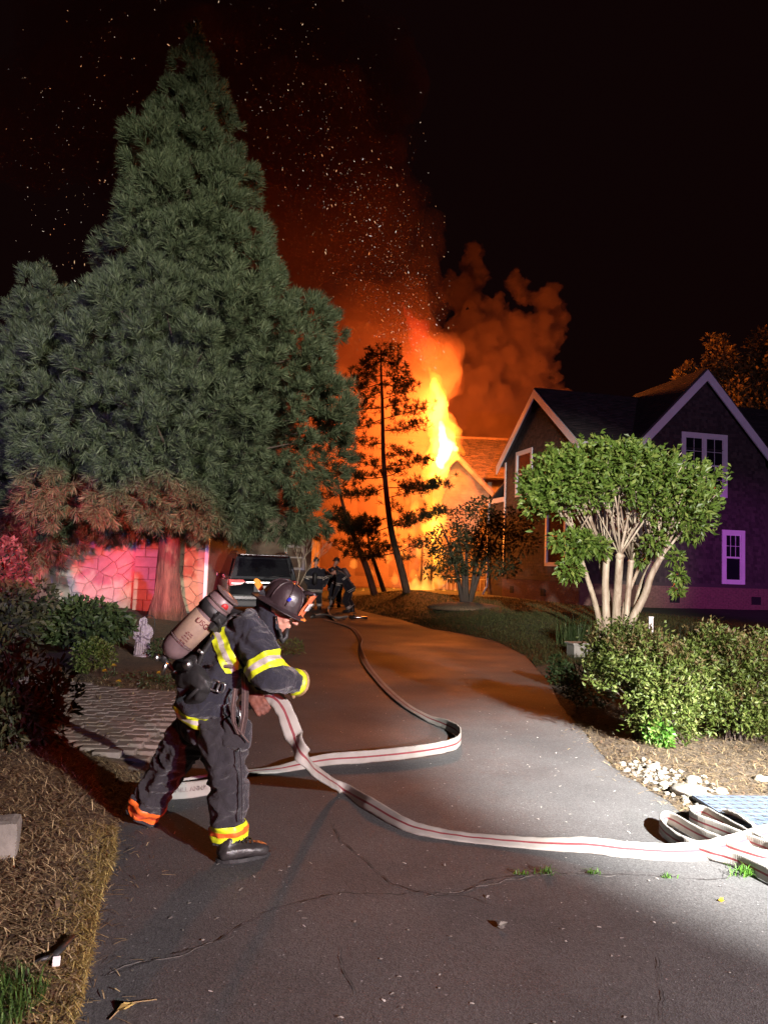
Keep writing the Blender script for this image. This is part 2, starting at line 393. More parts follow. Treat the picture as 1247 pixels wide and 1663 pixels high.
straws('spilled_straw', np.array([p + np.array([0, 0, .006]) for p in np.concatenate([scatter(420, 2.3, 6, lambda y: xL(y) - .02, lambda y: xL(y) + .05 + .3 * random.random() ** 3), scatter(320, 3.3, 9, lambda y: xR(y) + .02, lambda y: xR(y) - .05 - .25 * random.random() ** 3)])]), .05, .0035, straw_m, 'pine straw spilled onto the edges of the asphalt', .1, .004)
grass_m = leaf_mat('fresh_grass', (.020, .050, .010), (.055, .11, .02), (.11, .17, .04), .6, .3)
blades('grass', scatter(9000, 1.7, 2.74, lambda y: -1.08, lambda y: -2.6), .085, .005, .8, grass_m, 'green grass blades growing in the verge')
turf_m = leaf_mat('lawn_blade', (.028, .034, .010), (.055, .062, .018), (.09, .09, .03), .8, .2)
blades('lawn_grass', np.concatenate([scatter(26000, 12.4, 22, xR, lambda y: xR(y) + 7), scatter(22000, 20, 33, xR, lambda y: xR(y) + 8)]), .075, .012, .9, turf_m, 'short lawn grass beside the driveway')
# ================================================================== houses
def clip_row(poly, z):
    """x-interval of a convex polygon at height z"""
    xs = []
    for (x1, z1), (x2, z2) in zip(poly, poly[1:] + poly[:1]):
        if (z1 <= z < z2) or (z2 <= z < z1): xs.append(x1 + (x2 - x1) * (z - z1) / (z2 - z1))
    return (min(xs), max(xs)) if len(xs) >= 2 else None
def shingles(name, parent, M, poly, course, width, mats, holes=(), thick=.022, seed=1, z0=None, z1=None):
    """overlapping rows of single shingles on the local x/z plane of M (outward is -y)"""
    rr = random.Random(seed); V = []; F = []
    zs = [p[1] for p in poly]; z = min(zs)
    while z < max(zs) - .02:
        iv = clip_row(poly, z + course * .5)
        if iv:
            a, b = iv; x = a - rr.random() * width
            while x < b:
                w = width * rr.uniform(.6, 1.4); xa = max(a, x); xb = min(b, x + w - .008); x += w
                if xb - xa < .02: continue
                zc = z + course / 2; xc = (xa + xb) / 2
                if any(h[0] < xc < h[2] and h[1] < zc < h[3] for h in holes): continue
                jit = rr.uniform(-.012, .012); th = thick * rr.uniform(.7, 1.3); i = len(V)
                for (px, pz, py) in ((xa, z + jit, -th), (xb, z + jit, -th), (xb, z + course + .01, -.004), (xa, z + course + .01, -.004), (xa, z + jit, 0), (xb, z + jit, 0)):
                    V.append(M @ Vector((px, py, pz)))
                F += [(i, i + 1, i + 2, i + 3), (i + 4, i + 5, i + 1, i)]
        z += course
    o = put(name, raw_mesh(name, V, F), parent, mats); o['kind'] = 'stuff'; return o
def frame_m(origin, u, n_out, up=(0, 0, 1)):
    """local x = u, y = -outward normal, z = up"""
    u = Vector(u).normalized(); y = -Vector(n_out).normalized(); z = Vector(up).normalized(); o = Vector(origin)
    return Matrix(((u.x, y.x, z.x, o.x), (u.y, y.y, z.y, o.y), (u.z, y.z, z.z, o.z), (0, 0, 0, 1)))
def lbox(mb, M, x0, x1, y0, y1, z0, z1, m=0):
    vs = [M @ Vector((x, y, z)) for x in (x0, x1) for y in (y0, y1) for z in (z0, z1)]
    mb.add(vs, [(0, 1, 3, 2), (4, 6, 7, 5), (0, 4, 5, 1), (2, 3, 7, 6), (0, 2, 6, 4), (1, 5, 7, 3)], m)
def window(parent, M, x0, x1, z0, z1, trim, trim_m, sash_m, glass_m, lights=1, cols=1, rows=(1, 1), proud=.05):
    """trim board surround, sash bars and a pane for every sash; M's y points into the wall"""
    mb = MB(); p = proud
    lbox(mb, M, x0, x0 + trim, -p, .03, z0, z1); lbox(mb, M, x1 - trim, x1, -p, .03, z0, z1)
    lbox(mb, M, x0 + trim, x1 - trim, -p, .03, z1 - trim, z1); lbox(mb, M, x0 + trim, x1 - trim, -p - .03, .03, z0, z0 + trim * .8)
    win = mb.put('window', trim_m, parent); w = (x1 - x0 - 2 * trim)
    zz0, zz1 = z0 + trim * .8, z1 - trim; zm = (zz0 + zz1) / 2
    mull = trim * .8 if lights > 1 else 0; lw = (w - mull * (lights - 1)) / lights
    for i in range(lights):
        a = x0 + trim + i * (lw + mull)
        if i: mb = MB(); lbox(mb, M, a - mull, a, -p * .9, .03, zz0, zz1); mb.put('mullion', trim_m, win)
        for k, (s0, s1) in enumerate(((zz0, zm), (zm, zz1))):
            mb = MB(); e = .035; yo = -.030 + .012 * k
            lbox(mb, M, a, a + e, yo, .02, s0, s1); lbox(mb, M, a + lw - e, a + lw, yo, .02, s0, s1)
            lbox(mb, M, a + e, a + lw - e, yo, .02, s0, s0 + e); lbox(mb, M, a + e, a + lw - e, yo, .02, s1 - e, s1)
            nr = rows[k]
            if nr > 1:
                for c in range(1, cols): xx = a + lw * c / cols; lbox(mb, M, xx - .008, xx + .008, yo + .004, .01, s0 + e, s1 - e)
                for r_ in range(1, nr): z_ = s0 + (s1 - s0) * r_ / nr; lbox(mb, M, a + e, a + lw - e, yo + .006, .009, z_ - .008, z_ + .008)
            mb.put('sash', sash_m, win)
            mb = MB(); lbox(mb, M, a + e * .5, a + lw - e * .5, .004, .010, s0 + e * .5, s1 - e * .5); mb.put('pane', glass_m, win)
    return win
t = NT('cedar_shingle'); g_ = t.node('ShaderNodeNewGeometry'); c_ = t.ramp(g_.outputs['Random Per Island'], [(0, (.024, .017, .015)), (.5, (.046, .033, .029)), (.9, (.070, .051, .045))])
c_ = t.mix(t.ramp(t.noise(.9, 4), [(.35, 0.0), (.7, .55)]), c_, (.03, .022, .021)); t.bump(t.noise(30, 3, .6, t.stretch((1, 1, .2))), .4, .01); cedar = t.done(c_, .85)
t = NT('asphalt_shingle'); g_ = t.node('ShaderNodeNewGeometry'); c_ = t.ramp(g_.outputs['Random Per Island'], [(0, (.016, .013, .013)), (1, (.050, .039, .037))]); t.bump(t.noise(40, 3), .3, .01); roof_m = t.done(c_, .9)
white_trim = mat('white_trim_paint', (.74, .73, .72), (.66, .65, .64), .45, 3)
glass_m = mat('dark_window_glass', (.012, .012, .016), (.008, .008, .012), .10, 2, spec=.2)
brick_m = mat('foundation_brick', (.20, .10, .075), (.11, .058, .045), .9, 9, .6, 30, vec=(1, 1, 3))
dark_m = mat('black_void', (.008, .007, .007), (.006, .005, .005), .9)
zinc = mat('white_gutter', (.62, .62, .62), (.5, .5, .5), .4, 4)

FP = Vector((7.2, 28.0, 0)); U = Vector((.972, .236, 0)).normalized(); Vd = Vector((-U.y, U.x, 0)); UPZ = Vector((0, 0, 1))
def hp(t, v, z): return FP + U * t + Vd * v + UPZ * z
house = thing('shingled_house', 'dark cedar shingled two storey house with white gable trim right of the driveway', 'house')
ZB, ZF, ZE, ZR = .1, 1.16, 6.46, 9.0; GD = 7.2; L = 14.0
mb = MB()     # structural walls
prof = [(0, ZF), (GD, ZF), (GD, ZE), (GD / 2, ZR - .1), (0, ZE)]
mb.prism([hp(.02, v, z) for v, z in prof], U * (L - .02))
GT0, GT1, GTC, GPZ, GV = 2.05, 7.55, 4.76, 9.28, -.35
gpoly = [(GT0, ZF), (GT1, ZF), (GT1, 6.30), (GTC, GPZ - .12), (GT0, 6.50)]
mb.prism([hp(t_, GV + .02, z) for t_, z in gpoly], Vd * 4.4)
mb.put('wall', cedar, house)
mb = MB(); mb.prism([hp(-.03, v, z) for v, z in ((-.03, ZB - .6), (GD, ZB - .6), (GD, ZF), (-.03, ZF))], U * (L))
mb.prism([hp(t_, GV - .03, z) for t_, z in ((GT0 - .03, ZB - .6), (GT1 + .03, ZB - .6), (GT1 + .03, ZF - .002), (GT0 - .03, ZF - .002))], Vd * .3)
found = mb.put('foundation', brick_m, house)
# brick courses on the visible foundation faces
def brick_faces(parent, M, x0, x1, z0, z1, mats, holes=(), name='brick', bl=.22, bh=.075, kind=True):
    mb = MB(); row = 0; z = z0
    while z < z1 - .03:
        x = x0 - (bl / 2 if row % 2 else 0)
        while x < x1:
            a, b = max(x0, x), min(x1, x + bl - .012); x += bl
            if b - a > .03 and not any(h[0] < (a + b) / 2 < h[2] and h[1] < z + .03 < h[3] for h in holes):
                lbox(mb, M, a, b, -.014 - .006 * random.random(), .005, z, min(z1, z + bh - .011))
        z += bh; row += 1
    o = mb.put(name, mats, parent); o['kind'] = 'stuff'; return o
Mg = frame_m(hp(0, GD, 0), -Vd, -U)            # gable end wall: x runs from the rear corner to the front corner
Mf = frame_m(hp(0, 0, 0), U, -Vd)              # front wall
Mc = frame_m(hp(0, GV, 0), U, -Vd)             # cross gable
brick_faces(found, frame_m(hp(-.03, GD, 0), -Vd, -U), 0, GD, .05, ZF - .02, brick_m, [(.9, .55, 1.3, .85), (4.0, .55, 4.4, .85)])
brick_faces(found, frame_m(hp(0, GV - .03, 0), U, -Vd), GT0, GT1, .05, ZF - .02, brick_m, [(3.4, .55, 3.85, .85)])
for M, x in ((frame_m(hp(-.03, GD, 0), -Vd, -U), .9), (frame_m(hp(-.03, GD, 0), -Vd, -U), 4.0), (frame_m(hp(0, GV - .03, 0), U, -Vd), 3.4), (frame_m(hp(0, GV - .03, 0), U, -Vd), 6.9)):
    mb = MB(); lbox(mb, M, x, x + .42, -.022, .0, .55, .85)
    for k in range(4): lbox(mb, M, x + .02, x + .40, -.034, -.023, .575 + k * .065, .60 + k * .065)
    mb.put('vent', dark_m, house)
holes_g = [(1.2, 4.75, 2.9, 6.75), (4.30, 1.75, 6.05, 4.15)]
shingles('wall_shingles', house, Mg, [(0, ZF + .12), (GD, ZF + .12), (GD, ZE), (GD / 2, ZR), (0, ZE)], .115, .13, cedar, holes_g, seed=2)
shingles('wall_shingles', house, Mf, [(0, ZF + .12), (GT0, ZF + .12), (GT0, ZE), (0, ZE)], .115, .13, cedar, seed=3)
WIN_L = (5.62, 1.30, 6.62, 3.34); WIN_U = (3.86, 4.55, 5.84, 6.95)
shingles('wall_shingles', house, Mc, [(GT0, ZF + .12), (GT1, ZF + .12), (GT1, 6.30), (GTC, GPZ), (GT0, 6.50)], .115, .13, cedar, [(WIN_L[0] + .05, WIN_L[1] + .05, WIN_L[2] - .05, WIN_L[3] - .05), (WIN_U[0] + .05, WIN_U[1] + .05, WIN_U[2] - .05, WIN_U[3] - .05)], seed=4)
mb = MB()    # water table boards
lbox(mb, Mg, 0, GD + .05, -.06, 0, ZF, ZF + .13); lbox(mb, Mc, GT0 - .05, GT1 + .05, -.06, 0, ZF, ZF + .13); lbox(mb, Mf, .0, GT0 - .05, -.05, 0, ZF, ZF + .13)
mb.put('skirt_board', cedar, house)
mb = MB()    # corner boards
lbox(mb, Mg, -.04, .10, -.045, .02, ZF + .13, ZE - .02)
mb.put('corner_board', white_trim, house)
# roofs
def roof_slab(name, parent, a, b, c, d, thick, m):
    """a-b eave, d-c ridge"""
    n = (b - a).cross(d - a).normalized(); n = n if n.z > 0 else -n
    mb = MB(); mb.prism([a, b, c, d], n * thick); return mb.put(name, m, parent)
OV = .32; sl = (ZR - ZE) / (GD / 2)
roof_slab('roof', house, hp(-OV, -OV, ZE - OV * sl + .05), hp(L, -OV, ZE - OV * sl + .05), hp(L, GD / 2, ZR + .05), hp(-OV, GD / 2, ZR + .05), .07, roof_m)
roof_slab('roof', house, hp(-OV, GD + OV, ZE - OV * sl + .05), hp(L, GD + OV, ZE - OV * sl + .05), hp(L, GD / 2, ZR + .052), hp(-OV, GD / 2, ZR + .052), .07, roof_m)
def roof_courses(parent, a, b, ridge_pt, seed, poly_top=None):
    u = (b - a).normalized(); up = (ridge_pt - a); up = (up - u * up.dot(u)); h = up.length; up.normalize(); n = u.cross(up); n = n if n.z > 0 else -n
    M = frame_m(a + n * .075, u, n, up); w = (b - a).length
    return shingles('roof_shingles', parent, M, poly_top or [(0, 0), (w, 0), (w, h), (0, h)], .16, .30, roof_m, thick=.02, seed=seed)
roof_courses(house, hp(-OV, -OV, ZE - OV * sl + .05), hp(L, -OV, ZE - OV * sl + .05), hp(-OV, GD / 2, ZR + .05), 8)
gs0 = (GPZ - 6.50) / (GTC - GT0); gs1 = (GPZ - 6.30) / (GT1 - GTC); GO = .38
ga = hp(GT0 - GO, GV - .3, 6.50 - GO * gs0 + .04); gb = hp(GT0 - GO, GV + 4.6, 6.50 - GO * gs0 + .04); gr0 = hp(GTC, GV - .3, GPZ + .04); gr1 = hp(GTC, GV + 4.6, GPZ + .04)
roof_slab('roof', house, ga, gb, gr1, gr0, .07, roof_m)
gc = hp(GT1 + GO * 1.6, GV - .3, 6.30 - GO * 1.6 * gs1 + .04); gd = hp(GT1 + GO * 1.6, GV + 4.6, 6.30 - GO * 1.6 * gs1 + .04)
roof_slab('roof', house, gc, gd, gr1 + UPZ * .002, gr0 + UPZ * .002, .07, roof_m)
roof_courses(house, gb, ga, gr1, 9)
# rake boards
def rake(M, p, q, w, y0, y1):
    (x1, z1), (x2, z2) = p, q; mb = MB(); pts = [Vector((x1, y0, z1)), Vector((x2, y0, z2)), Vector((x2, y0, z2 - w)), Vector((x1, y0, z1 - w))]
    mb.prism([M @ v for v in pts], (M.to_3x3() @ Vector((0, y1 - y0, 0)))); return mb.put('rake_board', white_trim, house)
rake(Mg, (-OV, ZE - OV * sl + .05), (GD / 2, ZR + .05), .36, -OV - .03, -OV + .02); rake(Mg, (GD + OV, ZE - OV * sl + .05), (GD / 2 + .003, ZR + .05), .36, -OV - .033, -OV + .017)
rake(Mc, (GT0 - GO, 6.50 - GO * gs0 + .04), (GTC, GPZ + .04), .40, -.33, -.27); rake(Mc, (GT1 + GO * 1.6, 6.30 - GO * 1.6 * gs1 + .04), (GTC + .003, GPZ + .04), .42, -.333, -.273)
mb = MB(); lbox(mb, Mf, -OV, GT0 - GO, -OV - .10, -OV + .01, ZE - OV * sl - .08, ZE - OV * sl + .05); mb.put('gutter', zinc, house)
mb = MB(); lbox(mb, Mg, -OV, GD + OV, -OV + .02, 0, ZE - OV * sl - .03, ZE - OV * sl - .01)
window(house, Mg, 1.2, 2.9, 4.75, 6.75, .15, white_trim, white_trim, glass_m, 1)
window(house, Mg, 4.30, 6.05, 1.75, 4.15, .15, white_trim, white_trim, glass_m, 1)
window(house, Mc, *[WIN_U[i] for i in (0, 2, 1, 3)], .17, white_trim, white_trim, glass_m, 2, 2, (2, 2))
window(house, Mc, *[WIN_L[i] for i in (0, 2, 1, 3)], .17, white_trim, white_trim, glass_m, 1, 3, (1, 2))
# rear one storey wing with a low roof and a downspout
mb = MB(); mb.prism([hp(-.005, v, z) for v, z in ((GD + .01, -.3), (GD + 1.9, -.3), (GD + 1.9, 4.9), (GD + .01, 4.9))], U * 5); mb.put('wing_wall', cedar, house)
Mw = frame_m(hp(-.005, GD + 1.9, 0), -Vd, -U)
shingles('wall_shingles', house, Mw, [(0, .9), (1.88, .9), (1.88, 4.8), (0, 4.8)], .115, .13, cedar, seed=5)
roof_slab('wing_roof', house, hp(.02, GD + 2.1, 4.75), hp(5, GD + 2.1, 4.75), hp(5, GD + .02, 5.6), hp(.02, GD + .02, 5.6), .08, roof_m)
mb = MB(); lbox(mb, Mw, -.20, 1.9, -.05, -.01, 4.66, 4.88); mb.put('fascia_board', white_trim, house)
mb = MB(); a = hp(-.09, GD + 1.75, 0); mb.tube([a + UPZ * 4.7, a + UPZ * .75, a + UPZ * .55 - U * .12, a + UPZ * .30 - U * .22], .05, 8); mb.put('downspout', zinc, house)

# ------------------------------------------------------------------ the burning house
siding = mat('scorched_siding', (.34, .27, .20), (.16, .11, .08), .8, 1.5, .3, 8)
char = mat('charred_wood', (.03, .022, .018), (.012, .009, .008), .9, 6, .6, 18)
roof2 = mat('burning_house_shingle', (.26, .17, .13), (.14, .09, .07), .9, 5, .3, 30)
BH = thing('burning_house', 'large house on fire at the end of the driveway with flames through its gable', 'house')
mb = MB(); X0, X1, Y0, Y1, E, RZ = -5.0, 12.0, 46.0, 53.0, 7.2, 9.9
mb.prism([Vector((X0, y, z)) for y, z in ((Y0, 0), (Y1, 0), (Y1, E), (49.5, RZ - .1), (Y0, E))], (X1 - X0, 0, 0)); mb.put('wall', siding, BH)
mb = MB(); mb.prism([Vector((x, 44.0, z)) for x, z in ((2.75, 0), (6.0, 0), (6.0, 6.1), (4.05, 7.95), (2.75, 6.5))], (0, 2.2, 0)); mb.put('gable_wall', siding, BH)
roof_slab('roof', BH, Vector((4.3, 45.6, E - .3)), Vector((X1, 45.6, E - .3)), Vector((X1, 49.5, RZ)), Vector((4.3, 49.5, RZ)), .1, roof2)
roof_courses(BH, Vector((4.3, 45.6, E - .28)), Vector((X1, 45.6, E - .28)), Vector((4.3, 49.5, RZ + .02)), 12)
roof_slab('roof', BH, Vector((X0, 53.4, E - .3)), Vector((X1, 53.4, E - .3)), Vector((X1, 49.5, RZ)), Vector((X0, 49.5, RZ)), .1, roof2)
mb = MB(); mb.tube([(4.3, 49.45, RZ + .12), (8, 49.45, RZ + .1), (X1, 49.45, RZ + .12)], .11, 6); mb.put('ridge_cap', roof2, BH)
roof_slab('gable_roof', BH, Vector((6.35, 43.7, 5.75)), Vector((6.35, 47.5, 5.75)), Vector((4.05, 47.5, 8.05)), Vector((4.05, 43.7, 8.05)), .1, roof2)
roof_slab('gable_roof', BH, Vector((2.45, 43.7, 6.15)), Vector((2.45, 46.0, 6.15)), Vector((4.05, 46.0, 8.052)), Vector((4.05, 43.7, 8.052)), .08, char)
Mb = frame_m((0, 44.0, 0), (1, 0, 0), (0, -1, 0))
mb = MB()
for p, q in (((6.35, 5.75), (4.05, 8.05)), ((2.45, 6.15), (4.053, 8.05))):
    (x1, z1), (x2, z2) = p, q; mb.prism([Mb @ Vector(v) for v in ((x1, -.34, z1), (x2, -.34, z2), (x2, -.34, z2 - .3), (x1, -.34, z1 - .3))], (0, .05, 0))
mb.put('rake_board', siding, BH)
window(BH, Mb, 3.1, 5.3, .95, 2.9, .12, char, char, glass_m, 2)
for z in np.arange(.3, 6.0, .18):
    pass
shingles('siding_boards', BH, Mb, [(2.75, .2), (6.0, .2), (6.0, 6.0), (4.05, 7.9), (2.75, 6.4)], .17, 3.0, siding, [(3.1, .95, 5.3, 2.9)], seed=14)
for x in (-3.2, -1.0, 1.0):          # burnt out window openings of the long wall
    Mq = frame_m((x, 46.0, 0), (1, 0, 0), (0, -1, 0))
    for z0, z1 in ((.9, 2.8), (4.0, 6.0)): mb = MB(); lbox(mb, Mq, -.6, .6, -.03, .01, z0, z1); mb.put('opening', char, BH)
for x in (2.2, 2.75, 5.75):           # porch posts
    mb = MB(); lbox(mb, frame_m((x, 42.9, 0), (1, 0, 0), (0, -1, 0)), -.06, .06, -.06, .06, 0, 2.9); mb.put('porch_post', char if x < 3 else siding, BH)
mb = MB(); lbox(mb, Mb, 1.9, 6.2, -1.3, -.02, .0, .28); mb.put('porch_step', siding, BH)
mb = MB(); lbox(mb, frame_m((4.6, 42.8, 0), (1, 0, 0), (0, -1, 0)), -1.0, 1.15, -.03, .03, .95, 1.0)
for k in range(10): lbox(mb, frame_m((4.6, 42.8, 0), (1, 0, 0), (0, -1, 0)), -1.0 + k * .23, -.97 + k * .23, -.02, .02, .28, .95)
mb.put('railing', white_trim, BH)

# ------------------------------------------------------------------ stone faced house on the left, seen under the conifer
SH = thing('stone_house', 'low stone faced house behind the big conifer, lit red', 'house')
stone_m = mat('wall_stone', (.30, .27, .245), (.17, .15, .14), .85, 2.4, .5, 12)
stone_t = mat('tan_wall_stone', (.34, .27, .19), (.21, .165, .115), .85, 2.4, .5, 12)
stone_g = mat('pillar_stone', (.30, .31, .27), (.17, .18, .16), .85, 2.4, .5, 12)
mortar = mat('mortar', (.21, .185, .165), (.14, .125, .11), .95, 14)
SY = 22.0; SX0, SX1, SZ0, SZ1 = -13.5, -4.95, -.2, 2.15
mb = MB(); mb.box(((SX0 + SX1) / 2, SY + 3, (SZ0 + SZ1) / 2), (SX1 - SX0, 6, SZ1 - SZ0)); swall = mb.put('wall', mortar, SH)
rr = random.Random(11)
# irregular flat stones: Voronoi cells clipped to a grid of jittered seeds, each shrunk and extruded
def halfplane(poly, nx_, nz_, d):
    out = []
    for (a, b) in zip(poly, poly[1:] + poly[:1]):
        da = a[0] * nx_ + a[1] * nz_ - d; db = b[0] * nx_ + b[1] * nz_ - d
        if da <= 0: out.append(a)
        if (da < 0) != (db < 0) and abs(da - db) > 1e-9: t_ = da / (da - db); out.append((a[0] + (b[0] - a[0]) * t_, a[1] + (b[1] - a[1]) * t_))
    return out
def stone_field(x0, x1, z0, z1, cw, ch, y, mats, parent, gap=.012, jit=.46, depth=.040):
    seeds = []
    nxx, nzz = max(1, round((x1 - x0) / cw)), max(1, round((z1 - z0) / ch)); cw = (x1 - x0) / nxx; ch = (z1 - z0) / nzz
    for i in range(nxx):
        for j in range(nzz): seeds.append((x0 + (i + .5 + (.5 * (j % 2) - .25) + rr.uniform(-jit, jit)) * cw, z0 + (j + .5 + rr.uniform(-jit, jit)) * ch))
    for k, s in enumerate(seeds):
        poly = [(x0, z0), (x1, z0), (x1, z1), (x0, z1)]
        for q in seeds:
            if q is s or abs(q[0] - s[0]) > 3.2 * cw or abs(q[1] - s[1]) > 3.2 * ch: continue
            dx, dz = q[0] - s[0], q[1] - s[1]; dl = math.hypot(dx, dz); dx /= dl; dz /= dl
            poly = halfplane(poly, dx, dz, (dx * (s[0] + q[0]) + dz * (s[1] + q[1])) / 2 - gap / 2)
            if len(poly) < 3: break
        if len(poly) < 3: continue
        cx = sum(p[0] for p in poly) / len(poly); cz = sum(p[1] for p in poly) / len(poly); n = len(poly); dd = depth * rr.uniform(.55, 1.25); tx, tz = rr.uniform(-.05, .05), rr.uniform(-.05, .05)
        vs = [(x - cx, 0, z - cz) for x, z in poly] + [((x - cx) * .97, -dd * .8 + tx * (x - cx) + tz * (z - cz), (z - cz) * .97) for x, z in poly] + [((x - cx) * .84, -dd + tx * (x - cx) + tz * (z - cz), (z - cz) * .84) for x, z in poly]
        fs = [(i, (i + 1) % n, n + (i + 1) % n, n + i) for i in range(n)] + [(n + i, n + (i + 1) % n, 2 * n + (i + 1) % n, 2 * n + i) for i in range(n)] + [tuple(range(2 * n, 3 * n))]
        m_ = MB(); m_.add(vs, [f[::-1] for f in fs]); o = m_.put('stone', mats, parent); o.location = (cx, y, cz)
stone_field(SX0 + 4.0, -6.95, .05, SZ1, .46, .31, SY, stone_m, swall)
stone_field(-6.25, SX1 - .1, .05, SZ1, .42, .26, SY, stone_t, swall)
mb = MB(); mb.box((-6.6, SY - .12, .95), (.66, .42, 2.4)); pil = mb.put('pillar', mortar, SH)
def block_rows(x0, x1, z0, z1, h, y, parent, m_):
    z = z0; k = 0
    while z < z1 - .1:
        hh_ = h * rr.uniform(.75, 1.3); ws = rr.choice([[.45, .55], [.62, .38], [1.0], [.38, .62]]); x = x0
        for w in ws:
            ww = (x1 - x0) * w; b = MB(); b.box((0, 0, 0), (ww - .025, .06, hh_ - .025), bev=.014); o = b.put('stone', m_, parent); o.location = (x + ww / 2, y - .02 - rr.uniform(0, .02), z + hh_ / 2); x += ww
        z += hh_
block_rows(-6.93, -6.27, .0, 2.15, .27, SY - .33, pil, stone_g)
mb = MB(); mb.box((SX1 - .04, SY - .03, 1.0), (.10, .10, 2.4)); mb.put('corner_trim', white_trim, SH)
mb = MB(); mb.box(((SX0 + SX1) / 2 + .1, SY - .35, 2.28), (SX1 - SX0 + .6, .06, .22)); mb.put('fascia', white_trim, SH)
roof_slab('roof', SH, Vector((SX0, SY - .5, 2.36)), Vector((SX1 + .4, SY - .5, 2.36)), Vector((SX1 + .4, SY + 3, 4.3)), Vector((SX0, SY + 3, 4.3)), .08, roof_m)
# dim house beyond the parked car
DH = thing('garage', 'dim low garage with a small window behind the parked car', 'garage')
mb = MB(); mb.prism([Vector((x, 37, z)) for x, z in ((-9.5, -.2), (-3.4, -.2), (-3.4, 2.9), (-6.4, 4.4), (-9.5, 2.9))], (0, 5, 0)); mb.put('wall', siding, DH)
Md = frame_m((0, 37, 0), (1, 0, 0), (0, -1, 0))
window(DH, Md, -4.7, -3.7, 1.2, 2.4, .1, white_trim, white_trim, glass_m)
roof_slab('roof', DH, Vector((-3.0, 36.6, 2.75)), Vector((-3.0, 42.2, 2.75)), Vector((-6.4, 42.2, 4.5)), Vector((-6.4, 36.6, 4.5)), .1, roof_m)
roof_slab('roof', DH, Vector((-9.9, 36.6, 2.75)), Vector((-9.9, 42.2, 2.75)), Vector((-6.4, 42.2, 4.502)), Vector((-6.4, 36.6, 4.502)), .1, roof_m)
# ================================================================== flames, smoke, embers
def pb(px, py, d, r): return (P(px, py, d), r)
def vol(name, balls, vox, t, label, amp=0, freq=1, octv=3, smooth=2):
    o = put(name, blob(name, balls, vox, smooth, amp, freq, octv), None, t.mat); tag(o, label, kind='stuff'); return o
def flame_mat(name, k, c=(1, .30, .045)): return volume_mat(name, (1, 1, 1), 0.0, emit=k, emit_color=c)
fl_out = flame_mat('flame_orange', 1.5, (1, .36, .025)); fl_in = flame_mat('flame_yellow', 3.6, (1, .52, .05)); fl_core = flame_mat('flame_white', 9.0, (1, .7, .22))
D = 42.6
outer = chain([P(699, 598, D), P(708, 630, D), P(711, 672, D), P(716, 705, D), P(717, 735, D), P(708, 768, D), P(702, 800, D)], [.20, .42, .62, .80, .95, .8, .40])
outer += chain([P(722, 700, D), P(738, 720, D), P(753, 735, D)], [.8, .5, .08]) + chain([P(708, 815, D), P(705, 850, D), P(709, 885, D), P(706, 925, D)], [.5, .7, .45, .3])
vol('flames', outer, .11, fl_out, 'tall column of orange flame bursting from the gable of the burning house', .42, 1.0, 5)
inner = chain([P(706, 618, D), P(713, 650, D), P(712, 690, D), P(719, 735, D), P(708, 770, D)], [.14, .33, .46, .66, .5]) + chain([P(726, 712, D), P(748, 734, D)], [.45, .06]) + chain([P(708, 838, D), P(707, 868, D)], [.3, .28])
vol('flames', inner, .08, fl_in, 'yellow inner flame of the column over the gable', .32, 1.5, 5)
core = chain([P(716, 685, D), P(723, 728, D), P(714, 756, D)], [.12, .40, .25]) + chain([P(730, 720, D), P(742, 732, D)], [.22, .05])
vol('flames', core, .06, fl_core, 'white hot heart of the flame at the gable', .15, 2.2, 4)
rr = random.Random(5); low = []
for (x, y, r) in ((675, 830, .35), (690, 800, .3), (660, 812, .25), (692, 860, .4), (668, 862, .3), (640, 858, .25), (684, 890, .45), (700, 905, .4), (655, 895, .35), (630, 905, .3), (612, 880, .22), (690, 930, .4), (672, 938, .35), (708, 945, .4), (640, 940, .3), (600, 930, .25), (575, 915, .22), (558, 940, .25), (590, 860, .2)):
    p = P(x, y, 43.2); low += chain([p - UPZ * r * .8, p, p + UPZ * r * 1.6 + Vector((rr.uniform(-.2, .2), 0, 0))], [r * .6, r, r * .15])
vol('flames', low, .1, flame_mat('flame_low', 1.3, (1, .33, .04)), 'patches of flame eating through the walls of the burning house', .25, 1.6, 4)
gf = []
for (x, y, d, r) in ((675, 955, 40, .35), (690, 948, 40, .3), (662, 962, 40, .28), (700, 962, 40, .3), (720, 964, 40, .22), (740, 965, 41, .2), (605, 968, 38, .22), (590, 970, 38, .25), (622, 966, 39, .2), (575, 968, 38, .16), (640, 966, 40, .2)):
    p = P(x, y, d); gf += chain([p + UPZ * -r, p + UPZ * r * .6, p + UPZ * r * 2.2], [r, r * .7, r * .1])
vol('ground_flames', gf, .08, flame_mat('flame_ground', 3.0, (1, .42, .06)), 'low bright flames along the ground beside the burning house', .12, 2.5, 3)
